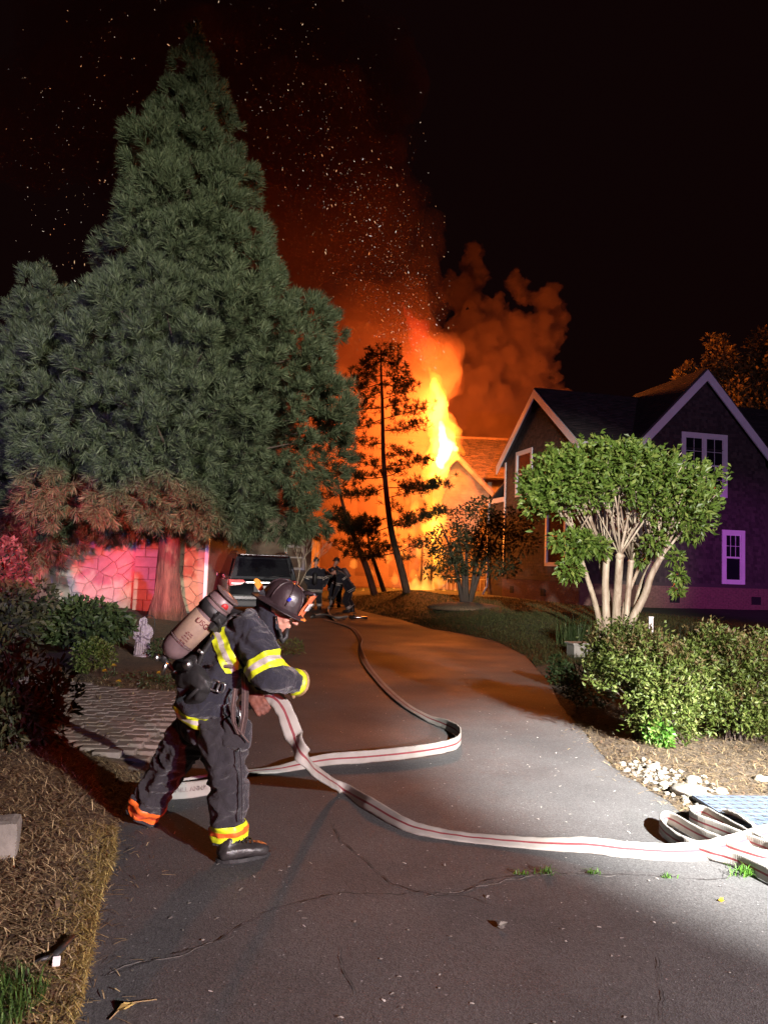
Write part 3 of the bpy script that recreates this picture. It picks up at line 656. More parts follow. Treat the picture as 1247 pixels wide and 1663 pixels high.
# glowing fire-lit smoke round the flames (thin, even), with a lumpy edge
gl = volume_mat('glowing_smoke', (.95, .60, .48), .15, .1)
pl = [pb(640, 660, 46, 3.2), pb(690, 602, 46, 2.35), pb(620, 720, 44, 3.2), pb(600, 790, 43.6, 3.2), pb(660, 790, 43.8, 2.5), pb(560, 830, 43.6, 2.9), pb(690, 690, 44, 1.9), pb(720, 800, 43.6, 1.6), pb(620, 930, 43.2, 2.4), pb(750, 830, 45, 1.4),
      pb(690, 850, 43.6, 2.1), pb(610, 870, 43.4, 2.9), pb(540, 900, 43.4, 2.5), pb(560, 700, 46, 3.4), pb(520, 760, 44, 3.4), pb(740, 780, 45, 1.2)]
vol('smoke', pl, .25, gl, 'bright orange fire lit smoke around the flames', .9, .5, 5)
md = volume_mat('upper_smoke', (.95, .55, .45), .075, .1)
pl = [pb(640, 590, 47, 3.6), pb(698, 612, 46.6, 2.15), pb(600, 540, 47.5, 3.4), pb(560, 600, 47, 4.2), pb(655, 530, 47.5, 2.6), pb(540, 680, 47, 4), pb(682, 560, 47, 1.9), pb(500, 620, 47, 4)]
vol('smoke', pl, .3, md, 'orange smoke billowing over the glowing smoke', 1.0, .5, 5)
md = volume_mat('red_smoke', (.95, .55, .45), .050, .1)
pl = [pb(600, 500, 49, 4.0), pb(650, 480, 49, 3.0), pb(688, 470, 49, 1.7), pb(690, 430, 50, 1.5), pb(560, 450, 50, 5.0), pb(640, 410, 50, 3.4), pb(520, 520, 50, 4.5), pb(500, 420, 51, 5), pb(600, 360, 51, 3.6), pb(670, 505, 48.5, 1.6)]
vol('smoke', pl, .35, md, 'dim red smoke rising above the orange smoke', 1.1, .45, 5)
rt = chain([P(654, 492, 45), P(668, 520, 45), P(684, 548, 44), P(700, 590, 43)], [.15, .4, .75, .5])
vol('flames', rt, .1, flame_mat('flame_red', .30, (1, .05, .015)), 'faint red tip of flame torn off above the bright column', .4, .9, 5)
up = volume_mat('drifting_smoke', (.9, .45, .38), .10, .1)
pl = [pb(560, 330, 52, 5), pb(480, 260, 54, 7), pb(380, 200, 56, 8), pb(260, 180, 58, 8), pb(140, 180, 58, 6), pb(60, 210, 58, 5), pb(190, 110, 60, 8), pb(330, 60, 60, 8), pb(560, 230, 56, 5), pb(450, 90, 60, 8), pb(600, 130, 60, 5), pb(430, 380, 53, 6)]
vol('smoke', pl, .7, up, 'faint red smoke drifting high over the conifer', 1.3, .3, 3)
# dense billows to the right, lit from the fire
bl = volume_mat('dense_smoke', (.46, .28, .19), .60, .0)
rr = random.Random(21); balls = []
for (x, y, r) in ((770, 660, 2.0), (800, 690, 2.0), (840, 660, 1.6), (780, 600, 2.0), (830, 600, 1.7), (870, 590, 1.3), (760, 540, 1.7), (800, 540, 1.5), (850, 540, 1.4), (890, 530, 1.05), (885, 490, 1.05), (905, 512, .6), (750, 480, 1.3), (770, 450, .9), (765, 415, .7), (835, 462, .75), (850, 480, .7), (800, 500, .9), (860, 620, 1.2), (740, 600, 1.5), (720, 660, 2.4), (890, 560, .8), (900, 640, 1.0)):
    balls.append(pb(x, y, 52 + rr.uniform(-.6, .6), r))
    for _ in range(9):
        a, b = rr.uniform(0, 6.28), rr.uniform(0, 6.28); q = Vector((math.cos(a) * .9, -abs(math.sin(b)) * .9, math.sin(a) * .9))
        balls.append((P(x, y, 52) + q * r, r * rr.uniform(.28, .5)))
o = put('smoke', blob('smoke', balls, .11, 1), None, bl.mat); tag(o, 'dark billowing smoke behind the roofs, lit orange from the fire', kind='stuff')
me = o.data; n_ = len(me.vertices); co = np.empty(n_ * 3, np.float32); no = np.empty(n_ * 3, np.float32); me.vertices.foreach_get('co', co); me.vertices.foreach_get('normal', no); co = co.reshape(-1, 3); no = no.reshape(-1, 3)
for i in range(n_):       # cauliflower lumps: rounded outward, creased inward
    p = Vector(co[i]); w_ = Vector((noise.noise(p * .8), noise.noise(p * .8 + Vector((9, 0, 0))), noise.noise(p * .8 + Vector((0, 9, 0))))) * .5; q = p + w_
    co[i] += no[i] * (.62 * abs(noise.noise(q * .9)) + .36 * abs(noise.noise(q * 1.9)) + .22 * abs(noise.noise(q * 3.7)) + .14 * abs(noise.noise(q * 7.5)) - .40)
me.vertices.foreach_set('co', co.ravel()); me.update()
# embers
em = NT('ember'); g_ = em.node('ShaderNodeNewGeometry'); em.done((0, 0, 0), 1)
em.link(em.ramp(g_.outputs['Random Per Island'], [(0, (1, .30, .08)), (.5, (1, .62, .35)), (1, (1, .9, .8))]), em.b.inputs['Emission Color']); em.b.inputs['Emission Strength'].default_value = 1.1
V = []; F = []; oct_v = np.array([(1, 0, 0), (-1, 0, 0), (0, 1, 0), (0, -1, 0), (0, 0, 1), (0, 0, -1)], float); oct_f = np.array([(0, 2, 4), (2, 1, 4), (1, 3, 4), (3, 0, 4), (2, 0, 5), (1, 2, 5), (3, 1, 5), (0, 3, 5)])
rr = random.Random(3); n = 0
axis = [(660, 560, 60), (650, 500, 75), (640, 440, 85), (610, 390, 95), (570, 310, 110), (520, 220, 120), (450, 120, 150), (330, 60, 190), (180, 150, 170), (80, 260, 120), (150, 380, 110), (330, 300, 160)]
while n < 1450:
    x, y, s = rr.choice(axis if rr.random() < .62 else axis[:6]); x += rr.gauss(0, s * .5); y += rr.gauss(0, s * .55)
    if x > 738 or y > 720 or x < 0 or (x > 700 and y < 330): continue
    d = rr.uniform(33, 44); p = np.array(P(x, y, d)); r = .0058 * (1 + 3.2 * rr.random() ** 6) * d / 40
    ln = 1 + 5.5 * rr.random() ** 3; dv = np.array([rr.gauss(-.5, .6), rr.gauss(0, .3), rr.gauss(.8, .5)]); dv /= np.linalg.norm(dv)
    V.append((oct_v + np.outer(oct_v @ dv, dv) * (ln - 1)) * r + p); F.append(oct_f + 6 * n); n += 1
o = put('embers', raw_mesh('embers', np.concatenate(V), np.concatenate(F)), None, em.mat); tag(o, 'glowing embers and sparks swirling up into the night sky', kind='stuff')
# ================================================================== plants
def unit(a): return a / np.maximum(np.linalg.norm(a, axis=1, keepdims=True), 1e-9)
def leaves_mesh(name, pts, dirs, length, width, jit=.35, fold=.35, droop=0.0):
    """two-faced folded diamonds: base, sides, tip"""
    n = len(pts); d = unit(np.asarray(dirs, float)); L = length * RNG.uniform(1 - jit, 1 + jit, n); Wd = width * RNG.uniform(1 - jit, 1 + jit, n)
    r = RNG.normal(size=(n, 3)); s = unit(np.cross(d, r)); nn = np.cross(s, d)
    mid = pts + d * (L * .45)[:, None]; tip = pts + d * L[:, None]; tip[:, 2] -= droop * L
    V = np.stack([pts, mid + s * (Wd / 2)[:, None] + nn * (Wd * fold * .5)[:, None], tip, mid - s * (Wd / 2)[:, None] + nn * (Wd * fold * .5)[:, None]], 1).reshape(-1, 3)
    i = np.arange(n)[:, None] * 4; F = np.concatenate([i + [0, 1, 2], i + [0, 2, 3]])
    F = F.reshape(2, n, 3).transpose(1, 0, 2).reshape(-1, 3)
    return raw_mesh(name, V, F)
def in_balls(n, balls, lo=.55, hi=1.0, updrift=0.0):
    """n points and outward directions in the outer shells of ellipsoids (centre, radii)"""
    c = np.array([tuple(b[0]) for b in balls]); r = np.array([(b[1],) * 3 if isinstance(b[1], (int, float)) else tuple(b[1]) for b in balls])
    wgt = (r[:, 0] * r[:, 2]); k = RNG.choice(len(balls), n, p=wgt / wgt.sum())
    u = unit(RNG.normal(size=(n, 3))); f = RNG.uniform(lo ** 3, hi ** 3, n) ** (1 / 3)
    return c[k] + u * r[k] * f[:, None], unit(u + RNG.normal(size=(n, 3)) * .55 + np.array([0, 0, updrift]))
bark_red = mat('conifer_bark', (.17, .095, .065), (.055, .032, .024), .9, 5, .9, 14, vec=(2.2, 2.2, .35), dist=.05)
bark_pine = mat('pine_bark', (.24, .16, .11), (.11, .07, .05), .9, 7, .7, 18, vec=(2, 2, .5), dist=.02)
bark_dark = mat('dark_bark', (.075, .050, .036), (.030, .021, .016), .9, 7, .7, 18, vec=(2, 2, .5), dist=.02)
bark_pale = mat('crepe_myrtle_bark', (.46, .385, .29), (.17, .11, .075), .6, 6, .35, 18, vec=(1.6, 1.6, .28))
needle_m = leaf_mat('conifer_needle', (.032, .046, .023), (.064, .084, .042), (.112, .130, .068), .6, .2)
pine_m = leaf_mat('pine_needle', (.016, .022, .010), (.034, .042, .016), (.055, .055, .02), .7, .25)

# ------------------------------------------------------------------ tall conifers with brush-like sprays
def plumes(name, clumps, parent, mats, spray=.40, per=20, twigs=48, width=.014):
    """clumps: (centre, outward dir, radius).  every spray is a fan of needle twigs"""
    C = []; A = []; S = []
    for c, d, r in clumps:
        d = np.array(d); m = int(per * (r / .5) ** 2) + 3
        u = unit(RNG.normal(size=(m, 3)) + d * .8 + np.array([0, -.5, 0])); C.append(np.array(c) + u * np.array([1, 1, 1.25]) * r * RNG.uniform(.72, 1, (m, 1))); A.append(unit(u * .9 + d * .5 + np.array([0, 0, .38 if d[2] > -.3 else -.3]))); S.append(np.full(m, spray * (.75 + .5 * r)))
    C = np.concatenate(C); A = np.concatenate(A); S = np.concatenate(S); n = len(C)
    # each spray: twigs leave points along a short axis and spread 20..60 degrees
    ax = np.repeat(A, twigs, 0); s = np.repeat(S, twigs); t = np.tile(np.linspace(0, 1, twigs), n) + RNG.uniform(-.02, .02, n * twigs)
    rnd = RNG.normal(size=(n * twigs, 3)); side = unit(np.cross(ax, rnd)); ang = np.radians(RNG.uniform(0, 1, n * twigs) ** .6 * 52 + 14 * (1 - t))
    base = np.repeat(C, twigs, 0) + ax * (s * (t - .6) * .42)[:, None]
    d = ax * np.cos(ang)[:, None] + side * np.sin(ang)[:, None]; L = s * (.62 - .10 * t) * RNG.uniform(.8, 1.12, n * twigs)
    tip = base + d * L[:, None]; w = unit(np.cross(d, RNG.normal(size=d.shape))) * (width * RNG.uniform(.6, 1.3, n * twigs) / 2)[:, None]
    mid = base + d * (L * .5)[:, None]; mid[:, 2] -= L * .04
    V = np.stack([base - w * .6, base + w * .6, mid + w, mid - w, tip], 1).reshape(-1, 3); i = np.arange(n * twigs)[:, None] * 5
    F = np.concatenate([i + [0, 1, 2], i + [0, 2, 3], i + [3, 2, 4]])
    return put(name, raw_mesh(name, V, F), parent, mats)
def conifer(label, base, top, prof, n, sq, trunk_r, seed, lowest, rad=(.34, .80)):
    """prof: (height fraction, left radius, right radius) in metres"""
    rr = random.Random(seed); root = thing('conifer_tree', label, 'tree', base); base = Vector(base); top = Vector(top); ax = top - base
    hs = [p[0] for p in prof]
    def rad_at(h, a):
        l = np.interp(h, hs, [p[1] for p in prof]); r = np.interp(h, hs, [p[2] for p in prof]); f = .5 + .5 * math.cos(a); return (l + (r - l) * f)
    cl = []; limbs = MB(); k = 0; tries = 0
    while k < n and tries < 40000:
        tries += 1; h = rr.random(); h = lowest + (1 - lowest) * h ** 1.05
        a = rr.uniform(0, 2 * math.pi); inner = tries > 12000 or k > n * .75
        if math.sin(a) > .45 and rr.random() < .8: continue            # fewer on the far side
        R_ = rad_at(h, a) * (1 + .32 * noise.noise(Vector((math.cos(a) * 1.7, math.sin(a) * 1.7, h * 9 + seed))))
        ctr = ax * h; r = rr.uniform(*rad) * (1 if R_ > 1.3 else .22 + .6 * R_)
        f = rr.uniform(.30, .64) if inner else rr.uniform(.92, 1.06)
        p = ctr + Vector((math.cos(a), math.sin(a) * .85, 0)) * max(.02, R_ * f - .62 * r)
        if h <= lowest + .10: p.z -= rr.uniform(0, .15)
        if any((p - Vector(q[0])).length < (.74 if not inner else .45) * (r + q[2]) for q in cl): continue
        d = Vector((math.cos(a), math.sin(a), .35 + .5 * h if h > lowest + .10 else -.75)).normalized()
        cl.append((tuple(p), tuple(d), r)); k += 1
        if k % 4 == 0 and h > lowest + .07 and not inner:
            o = ax * max(.13, h - .03 - .02 * R_); q = o.lerp(p, .55) + Vector((0, 0, .12 * R_)); limbs.tube([o, q, p], [.015 + .012 * R_, .010 + .007 * R_, .006], 5)
    tr = MB(); pts = []; rs = []
    for i in range(25):
        t_ = i / 24; pts.append(ax * t_ + Vector((.05 * math.sin(5 * t_ + seed), .05 * math.cos(4 * t_), -.15 if i == 0 else 0))); rs.append(trunk_r * ((1 - t_) ** .9) + .015 + trunk_r * .75 * math.exp(-t_ * 38))
    tr.tube(pts, rs, 18); me = tr.mesh('trunk')
    for v in me.vertices:
        a = math.atan2(v.co.y, v.co.x - .05); fl = math.exp(-max(0, v.co.z) * 1.6)
        v.co += Vector((math.cos(a), math.sin(a), 0)) * (.025 * math.sin(a * 7 + v.co.z * 1.2) + .09 * fl * (math.sin(a * 4 + 1) + .3 * math.sin(a * 9)))
    put('trunk', me, root, bark_red); limbs.put('limbs', bark_dark, root)['kind'] = 'stuff'
    plumes('crown', cl, root, needle_m); return root
b1 = G(272, 1004); D1 = (b1 - CO).dot(CF); T1 = P(320, 58, D1)
pxm = FPX / D1
def prof_px(rows, base, top, d):
    out = []; axh = top - base
    for (y, xl, xr) in rows:
        # axis point at this image height
        best = min((abs((lambda v: 831.5 - FPX * (v.dot(CU) / v.dot(CF)))((base + axh * (i / 200)) - CO) - y), i / 200) for i in range(201))[1]
        v = base + axh * best - CO; xa = 623.5 + FPX * v.dot(CR) / v.dot(CF); s = v.dot(CF) / FPX
        out.append((best, max(.1, (xa - xl) * s), max(.1, (xr - xa) * s)))
    return sorted(out)
rows = [(64, 312, 328), (100, 294, 342), (150, 276, 358), (200, 240, 380), (250, 222, 392), (300, 214, 410), (350, 204, 420), (400, 182, 430), (450, 176, 444), (500, 165, 485), (550, 110, 535), (600, 85, 555), (650, 65, 558), (700, 60, 555), (750, 55, 545), (800, 30, 528), (850, 20, 535), (880, 60, 530)]
conifer('tall conifer with brush-like grey green sprays and a red lit trunk', b1, T1, prof_px(rows, b1, T1, D1), 640, 1, .26, 4, .185)
b2 = P(66, 1000, D1 + .6); b2.z = H(b2.x, b2.y); T2 = P(72, 432, D1 + .6)
rows2 = [(440, 66, 78), (480, 30, 108), (520, 15, 135), (580, -10, 140), (650, -40, 130), (720, -60, 120), (800, -60, 130), (860, -50, 120)]
conifer('smaller conifer at the left edge with its lower half behind the bushes', b2, T2, prof_px(rows2, b2, T2, D1), 170, 1, .16, 9, .20)

# ------------------------------------------------------------------ pines silhouetted before the fire
def to_px(v):
    v = v - CO; z = v.dot(CF); return (623.5 + FPX * v.dot(CR) / z, 831.5 - FPX * v.dot(CU) / z)
def pine(label, trunk_px, d, r0, branches, seed, needles=True):
    rr = random.Random(seed); base = P(*trunk_px[0], d); root = thing('pine_tree', label, 'tree', base)
    tp = [P(x, y, d) - base for x, y in trunk_px]; tp[0].z -= .2; n = len(tp)
    dense = []
    for a, b in zip(tp, tp[1:]):
        for i in range(4): dense.append(a.lerp(b, i / 4))
    dense.append(tp[-1]); m = len(dense)
    for k in range(2): dense = [dense[0]] + [(dense[i - 1] + dense[i] * 2 + dense[i + 1]) / 4 for i in range(1, m - 1)] + [dense[-1]]
    mb = MB(); mb.tube(dense, [r0 * (1 - i / (m - 1)) ** .8 + .012 for i in range(m)], 8); mb.put('trunk', bark_pine, root)
    lim = MB(); pts = []; dirs = []
    for (yb, tipx, tipy, dens) in branches:
        # where the trunk is at image row yb
        o = min(dense, key=lambda q: abs(to_px(q + base)[1] - yb)); tip = P(tipx, tipy, d + rr.uniform(-.9, .9)) - base
        mid = o.lerp(tip, .5) + Vector((0, rr.uniform(-.2, .2), rr.uniform(-.16, .04) * (tip - o).length)); lim.tube([o, mid, tip], [r0 * .12 + .006, r0 * .07 + .005, .004], 5)
        ln = (tip - o).length; k = int(ln * 19 * dens) + 5
        for i in range(k):
            t_ = .25 + .75 * (i + rr.random()) / k; c = (o.lerp(mid, t_ * 2) if t_ < .5 else mid.lerp(tip, t_ * 2 - 1)); c = c + Vector((rr.gauss(0, .07), rr.gauss(0, .2), rr.gauss(.02, .09)))
            side = c + Vector((rr.gauss(0, .18), rr.gauss(0, .2), rr.uniform(-.04, .16))); lim.tube([c, side], .006, 3)
            nn = 22; u = unit(RNG.normal(size=(nn, 3)) + np.array([(tip - o).x / ln * .5, 0, .5])); pts.append(np.tile(np.array(side[:]), (nn, 1))); dirs.append(u)
    lim.put('limbs', bark_dark, root)['kind'] = 'stuff'
    if pts: put('crown', leaves_mesh('crown', np.concatenate(pts), np.concatenate(dirs), .19, .022, .3, .1), root, pine_m)
    return root
brs = [(572, 601, 577, 1.2), (575, 640, 570, 1.2), (590, 588, 598, 1.3), (592, 648, 590, 1.3), (606, 575, 608, 1.3), (605, 655, 600, 1), (625, 572, 634, 1.3), (622, 668, 618, 1.2), (640, 585, 655, .9), (645, 672, 628, 1.1), (665, 566, 668, 1.1), (668, 660, 655, 1), (690, 562, 690, 1.2), (688, 690, 660, 1.2), (700, 688, 690, 1.2), (720, 572, 722, 1), (740, 660, 735, 1.2), (755, 568, 742, 1.3), (760, 700, 748, 1.2), (770, 545, 762, 1.6), (775, 652, 764, 1.6), (790, 708, 790, 1.4), (800, 560, 805, 1.5), (802, 728, 786, 1.3), (815, 660, 838, .6), (850, 728, 830, 1.8), (845, 540, 846, 2.8), (850, 555, 858, 2.6), (858, 668, 848, 1.4), (880, 575, 880, 1.2), (895, 560, 900, 1.2), (892, 690, 880, .7), (900, 664, 910, .6)]
pine('slender dark pine leaning before the flames, its crown a spire of ragged tufts', [(664, 966), (652, 925), (636, 870), (628, 810), (622, 740), (621, 660), (619, 610), (618, 562)], 30, .145, brs, 3)
pine('nearly bare leaning pine left of the dark pine, before the fire', [(612, 970), (597, 925), (580, 885), (562, 840), (552, 800), (545, 765)], 31, .14, [(905, 640, 893, .9), (890, 545, 880, .7), (850, 590, 842, .8), (835, 548, 842, 1.0), (800, 530, 812, .5), (790, 566, 780, .5), (770, 538, 768, .8), (820, 535, 845, .4)], 5)
pine('thin fire lit trunk leaning between the two pines', [(628, 966), (612, 925), (600, 890), (596, 860)], 36, .12, [(880, 625, 870, .3)], 6)

# ------------------------------------------------------------------ broadleaf trees and shrubs
def leafy(name, label, cat, base, balls, n, L, Wd, m, stems=(), stem_m=None, updrift=.3, lo=.45, group=None, droop=.1, part='foliage'):
    base = Vector(base); root = thing(name, label, cat, base, 0, group)
    pts, dirs = in_balls(n, [(Vector(b[0]) - base, b[1]) for b in balls], lo, 1.0, updrift)
    keep = pts[:, 2] + base.z > np.array([H(p[0] + base.x, p[1] + base.y) for p in pts]) + .01
    put(part, leaves_mesh(part, pts[keep], dirs[keep], L, Wd, .4, .35, droop), root, m)
    if stems:
        mb = MB()
        for pts_, rad in stems: mb.tube([Vector(p) - base for p in pts_], rad, 6)
        o = mb.put('stems' if part == 'foliage' else 'trunk', stem_m or bark_dark, root); o['kind'] = 'stuff'
    return root
def sub_balls(px, py, d, w, h, depth, n, seed, small=.42, bottom=True):
    """lumps filling an ellipsoid: image centre, radii in metres"""
    rr = random.Random(seed); c = P(px, py, d); out = [(c, (w * .72, depth * .72, h * .72))]
    for _ in range(n):
        a = rr.uniform(0, 6.283); b = math.asin(rr.uniform(-.8 if bottom else -.2, 1)); u = Vector((math.cos(a) * math.cos(b), math.sin(a) * math.cos(b), math.sin(b))); s = small * rr.uniform(.7, 1.2)
        out.append((c + Vector((u.x * w, u.y * depth, u.z * h)) * .72, (s * w, s * depth, s * h)))
    return out
def stemset(base, balls, n, r, seed):
    rr = random.Random(seed); out = []
    for _ in range(n):
        c = rr.choice(balls)[0]; b = Vector(base) + Vector((rr.uniform(-.06, .06), rr.uniform(-.06, .06), -.05)); out.append(([b, b.lerp(c, .5) + Vector((0, 0, .08)), c], [r, r * .7, r * .35]))
    return out
mid_leaf = leaf_mat('shrub_leaf', (.020, .036, .012), (.040, .064, .020), (.062, .085, .028), .5, .2)
dark_leaf = leaf_mat('dark_shrub_leaf', (.018, .024, .010), (.036, .042, .017), (.06, .055, .022), .6, .2)
purple_leaf = leaf_mat('purple_leaf', (.035, .018, .018), (.06, .030, .026), (.085, .05, .04), .6, .2)
crepe_leaf = leaf_mat('crepe_myrtle_leaf', (.060, .105, .016), (.11, .175, .030), (.19, .235, .055), .42, .3)
nandina_leaf = leaf_mat('nandina_leaf', (.042, .066, .010), (.085, .118, .022), (.15, .165, .05), .5, .25)
nandina_red = leaf_mat('nandina_new_leaf', (.075, .045, .018), (.115, .085, .032), (.14, .125, .055), .5, .25)
lush_leaf = leaf_mat('lush_weed_leaf', (.05, .13, .015), (.08, .20, .025), (.11, .25, .04), .45, .3)
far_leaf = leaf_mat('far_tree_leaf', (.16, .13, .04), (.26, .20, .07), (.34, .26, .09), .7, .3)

# crepe myrtle: smooth pale stems, pollarded knuckles, a fan of straight shoots, leafy dome
cb = G(1000, 1046); DC = (cb - CO).dot(CF)
cm = thing('crepe_myrtle_tree', 'pollarded crepe myrtle with pale smooth stems and a green domed crown before the dark house', 'tree', cb)
rr = random.Random(8); knuckles = []
def crepe_stem(pxs, rads, dz):
    pts = [P(x, y, DC + dz * i / (len(pxs) - 1)) - cb for i, (x, y) in enumerate(pxs)]; pts[0].z = -.1
    dense = []; rd = []
    for i in range(len(pts) - 1):
        for k in range(5): t_ = k / 5; dense.append(pts[i].lerp(pts[i + 1], t_)); rd.append(rads[i] + (rads[i + 1] - rads[i]) * t_)
    dense.append(pts[-1]); rd.append(rads[-1])
    for _ in range(3): dense = [dense[0]] + [(dense[i - 1] + dense[i] * 2 + dense[i + 1]) / 4 for i in range(1, len(dense) - 1)] + [dense[-1]]
    rd = [r * (1 + .10 * noise.noise(Vector((i * .6, pxs[0][0], 0)))) for i, r in enumerate(rd)]
    rd = [r * .86 for r in rd]; mb = MB(); mb.tube(dense, rd, 12); v, f = ico(2)
    mb.add([dense[-1] + Vector(p) * rads[-1] * 1.0 * (1 + .45 * noise.noise(Vector(p) * 2.5)) for p in v], f.tolist(), 0, True)
    mb.put('trunk', bark_pale, cm); knuckles.append((dense[-1], pxs[-1]))
crepe_stem([(976, 1045), (974, 1010), (962, 965), (946, 918), (935, 872)], [.075, .065, .058, .05, .036], -.3)
crepe_stem([(986, 1045), (984, 1000), (982, 950), (984, 910)], [.10, .088, .078, .075], .1)
crepe_stem([(1002, 1046), (1000, 1000), (1003, 950), (1006, 903)], [.12, .095, .085, .085], -.35)
crepe_stem([(1010, 1044), (1017, 1000), (1020, 955), (1024, 912)], [.09, .07, .065, .065], .35)
crepe_stem([(1006, 1046), (1022, 1012), (1048, 965), (1056, 935), (1072, 906)], [.11, .098, .08, .072, .062], -.2)
crepe_stem([(1012, 1040), (1032, 985), (1040, 950), (1058, 912)], [.07, .06, .055, .05], .4)
crepe_stem([(996, 1042), (992, 980), (976, 925), (970, 895)], [.06, .05, .045, .042], .6)
crepe_stem([(1008, 1040), (1012, 980), (1034, 930), (1050, 890)], [.05, .042, .038, .03], .7)
sh = MB(); tips = []
for (k, (kx, ky)) in knuckles:
    for i in range(rr.randint(7, 10)):
        ang = rr.uniform(-1, 1); spread = (kx - 1003) * .75; tx = kx + spread * .9 + ang * 62; ty = rr.uniform(735, 800) + abs(tx - 1003) * .10
        tip = P(tx, ty, DC + rr.uniform(-1.0, 1.0)) - cb; mid = k.lerp(tip, .5) + Vector((rr.uniform(-.06, .06), rr.uniform(-.05, .05), rr.uniform(-.02, .05)))
        r = rr.uniform(.014, .030); sh.tube([k, mid, tip], [r, r * .75, r * .4], 6); tips.append((tip, mid))
for i in range(26):   # upright inner shoots
    k = rr.choice(knuckles)[0]; tx = rr.uniform(880, 1120); tip = P(tx, rr.uniform(720, 770), DC + rr.uniform(-1, .6)) - cb; o = k.lerp(tip, .45) ; r = rr.uniform(.009, .018); sh.tube([k, o + Vector((0, 0, -.05)), tip], [r * 1.3, r, r * .4], 5); tips.append((tip, o))
o = sh.put('shoots', bark_pale, cm); o['kind'] = 'stuff'
pts = []; dirs = []
dome = [(880, 785, .45), (905, 765, .5), (940, 757, .55), (985, 752, .58), (1030, 754, .58), (1075, 770, .54), (1110, 792, .45), (1135, 812, .36), (870, 800, .36), (910, 790, .5), (960, 785, .55), (1010, 790, .5), (1060, 800, .5), (1105, 825, .45), (1085, 850, .3), (872, 818, .32), (905, 822, .36), (1122, 842, .38), (955, 812, .36), (1058, 820, .38), (1140, 822, .3)]
balls = [(P(x, y, DC + dz) - cb, (r, r * .9, r * .8)) for (x, y, r) in dome for dz in (-.75, 0.1, .9)]
p_, d_ = in_balls(9800, balls, .2, 1.0, .6); pts.append(p_); dirs.append(d_)
# leafy leader shoots that poke out of the dome
for i in range(190):
    x = rr.uniform(856, 1166); f = (x - 1003) / 165; y0 = 716 + 60 * abs(f) ** 2.2 + rr.gauss(0, 9); ln = rr.uniform(.3, .75); a = P(x, y0 + ln * 84 + rr.random() ** 2 * 50, DC + rr.uniform(-1.3, .8)) - cb; dv = Vector((f * .35 + rr.uniform(-.12, .12), rr.uniform(-.15, .1), 1)).normalized()
    m_ = 24; t_ = RNG.uniform(0, 1, m_); pts.append(np.array(a[:]) + np.outer(t_ * ln, np.array(dv[:]))); dirs.append(unit(RNG.normal(size=(m_, 3)) * np.array([1, 1, .3]) + np.array([0, 0, .9]))); 
for (x, y, dz, r, k) in ((935, 885, -.4, .3, 420), (905, 878, -.4, .16, 120), (955, 880, -.5, .2, 200), (925, 925, -.4, .22, 240), (975, 890, -.5, .18, 140), (1075, 870, .3, .25, 200), (1096, 905, -.1, .14, 110), (1103, 935, -.1, .13, 110), (1100, 960, -.1, .10, 60), (1040, 905, .4, .16, 110), (1062, 880, -.5, .2, 120), (1120, 860, 0, .25, 200)):
    q, w = in_balls(k, [(P(x, y, DC + dz) - cb, r)], .1, 1, -.1); pts.append(q); dirs.append(w)
put('crown', leaves_mesh('crown', np.concatenate(pts), np.concatenate(dirs), .125, .058, .35, .3, .15), cm, crepe_leaf)

# the two nandina bushes on the right, sprays of small leaves with reddish new growth on top
def nandina(label, boxes, base, seed, n):
    root = thing('bush', label, 'bush', base); base = Vector(base); rr = random.Random(seed); P0 = []; D0 = []; P1 = []; D1_ = []; mb = MB()
    for _ in range(n):
        bx = rr.choice(boxes); c, r = bx; a = rr.uniform(0, 6.283); b = rr.uniform(-1, 1.5); u = Vector((math.cos(a) * math.cos(min(b, 1.5)), math.sin(a) * math.cos(min(b, 1.5)), math.sin(b) if b < 1.5 else 1)).normalized() * rr.uniform(.55, 1.03)
        p = c + Vector((u.x * r[0], u.y * r[1], u.z * r[2])) - base
        if p.z + base.z < H(p.x + base.x, p.y + base.y) + .05: continue
        out = (u + Vector((0, 0, .6))).normalized(); m_ = rr.randint(13, 20); ln = rr.uniform(.10, .20); t_ = RNG.uniform(0, 1, m_)
        top = u.z > .45 and rr.random() < .55
        (P1 if top else P0).append(np.array(p[:]) + np.outer(t_ * ln, np.array(out[:])) + RNG.normal(0, .022, (m_, 3))); (D1_ if top else D0).append(unit(RNG.normal(size=(m_, 3)) * .9 + np.array(out[:]) * .6))
        if rr.random() < .12: mb.tube([Vector((rr.uniform(-.2, .2), rr.uniform(-.15, .15), 0)), p * .6 + Vector((0, 0, .05)), p], [.006, .005, .003], 4)
    put('foliage', leaves_mesh('foliage', np.concatenate(P0), np.concatenate(D0), .046, .020, .4, .3), root, nandina_leaf)
    put('new_growth', leaves_mesh('new_growth', np.concatenate(P1), np.concatenate(D1_), .042, .018, .4, .3), root, nandina_red)
    mb.put('stems', bark_dark, root)['kind'] = 'stuff'; return root
na = G(1068, 1205); DA = (na - CO).dot(CF)
nandina('nearer rounded bush of fine green leaves with reddish tips, a bright weed at its foot', [(P(1040, 1090, DA + .25), (.40, .36, .27)), (P(1085, 1110, DA + .1), (.30, .34, .28)), (P(1075, 1160, DA), (.22, .24, .24)), (P(1010, 1070, DA + .5), (.28, .3, .22))], na, 31, 1150)
nb = G(1200, 1200); DB = (nb - CO).dot(CF)
nandina('wide fine leaved bush at the right edge of the picture', [(P(1185, 1095, DB + .4), (.32, .34, .28)), (P(1210, 1120, DB + .1), (.40, .4, .36)), (P(1250, 1110, DB + .3), (.40, .4, .38)), (P(1205, 1165, DB), (.26, .26, .22)), (P(1158, 1068, DB + .5), (.20, .26, .18))], nb, 37, 1250)
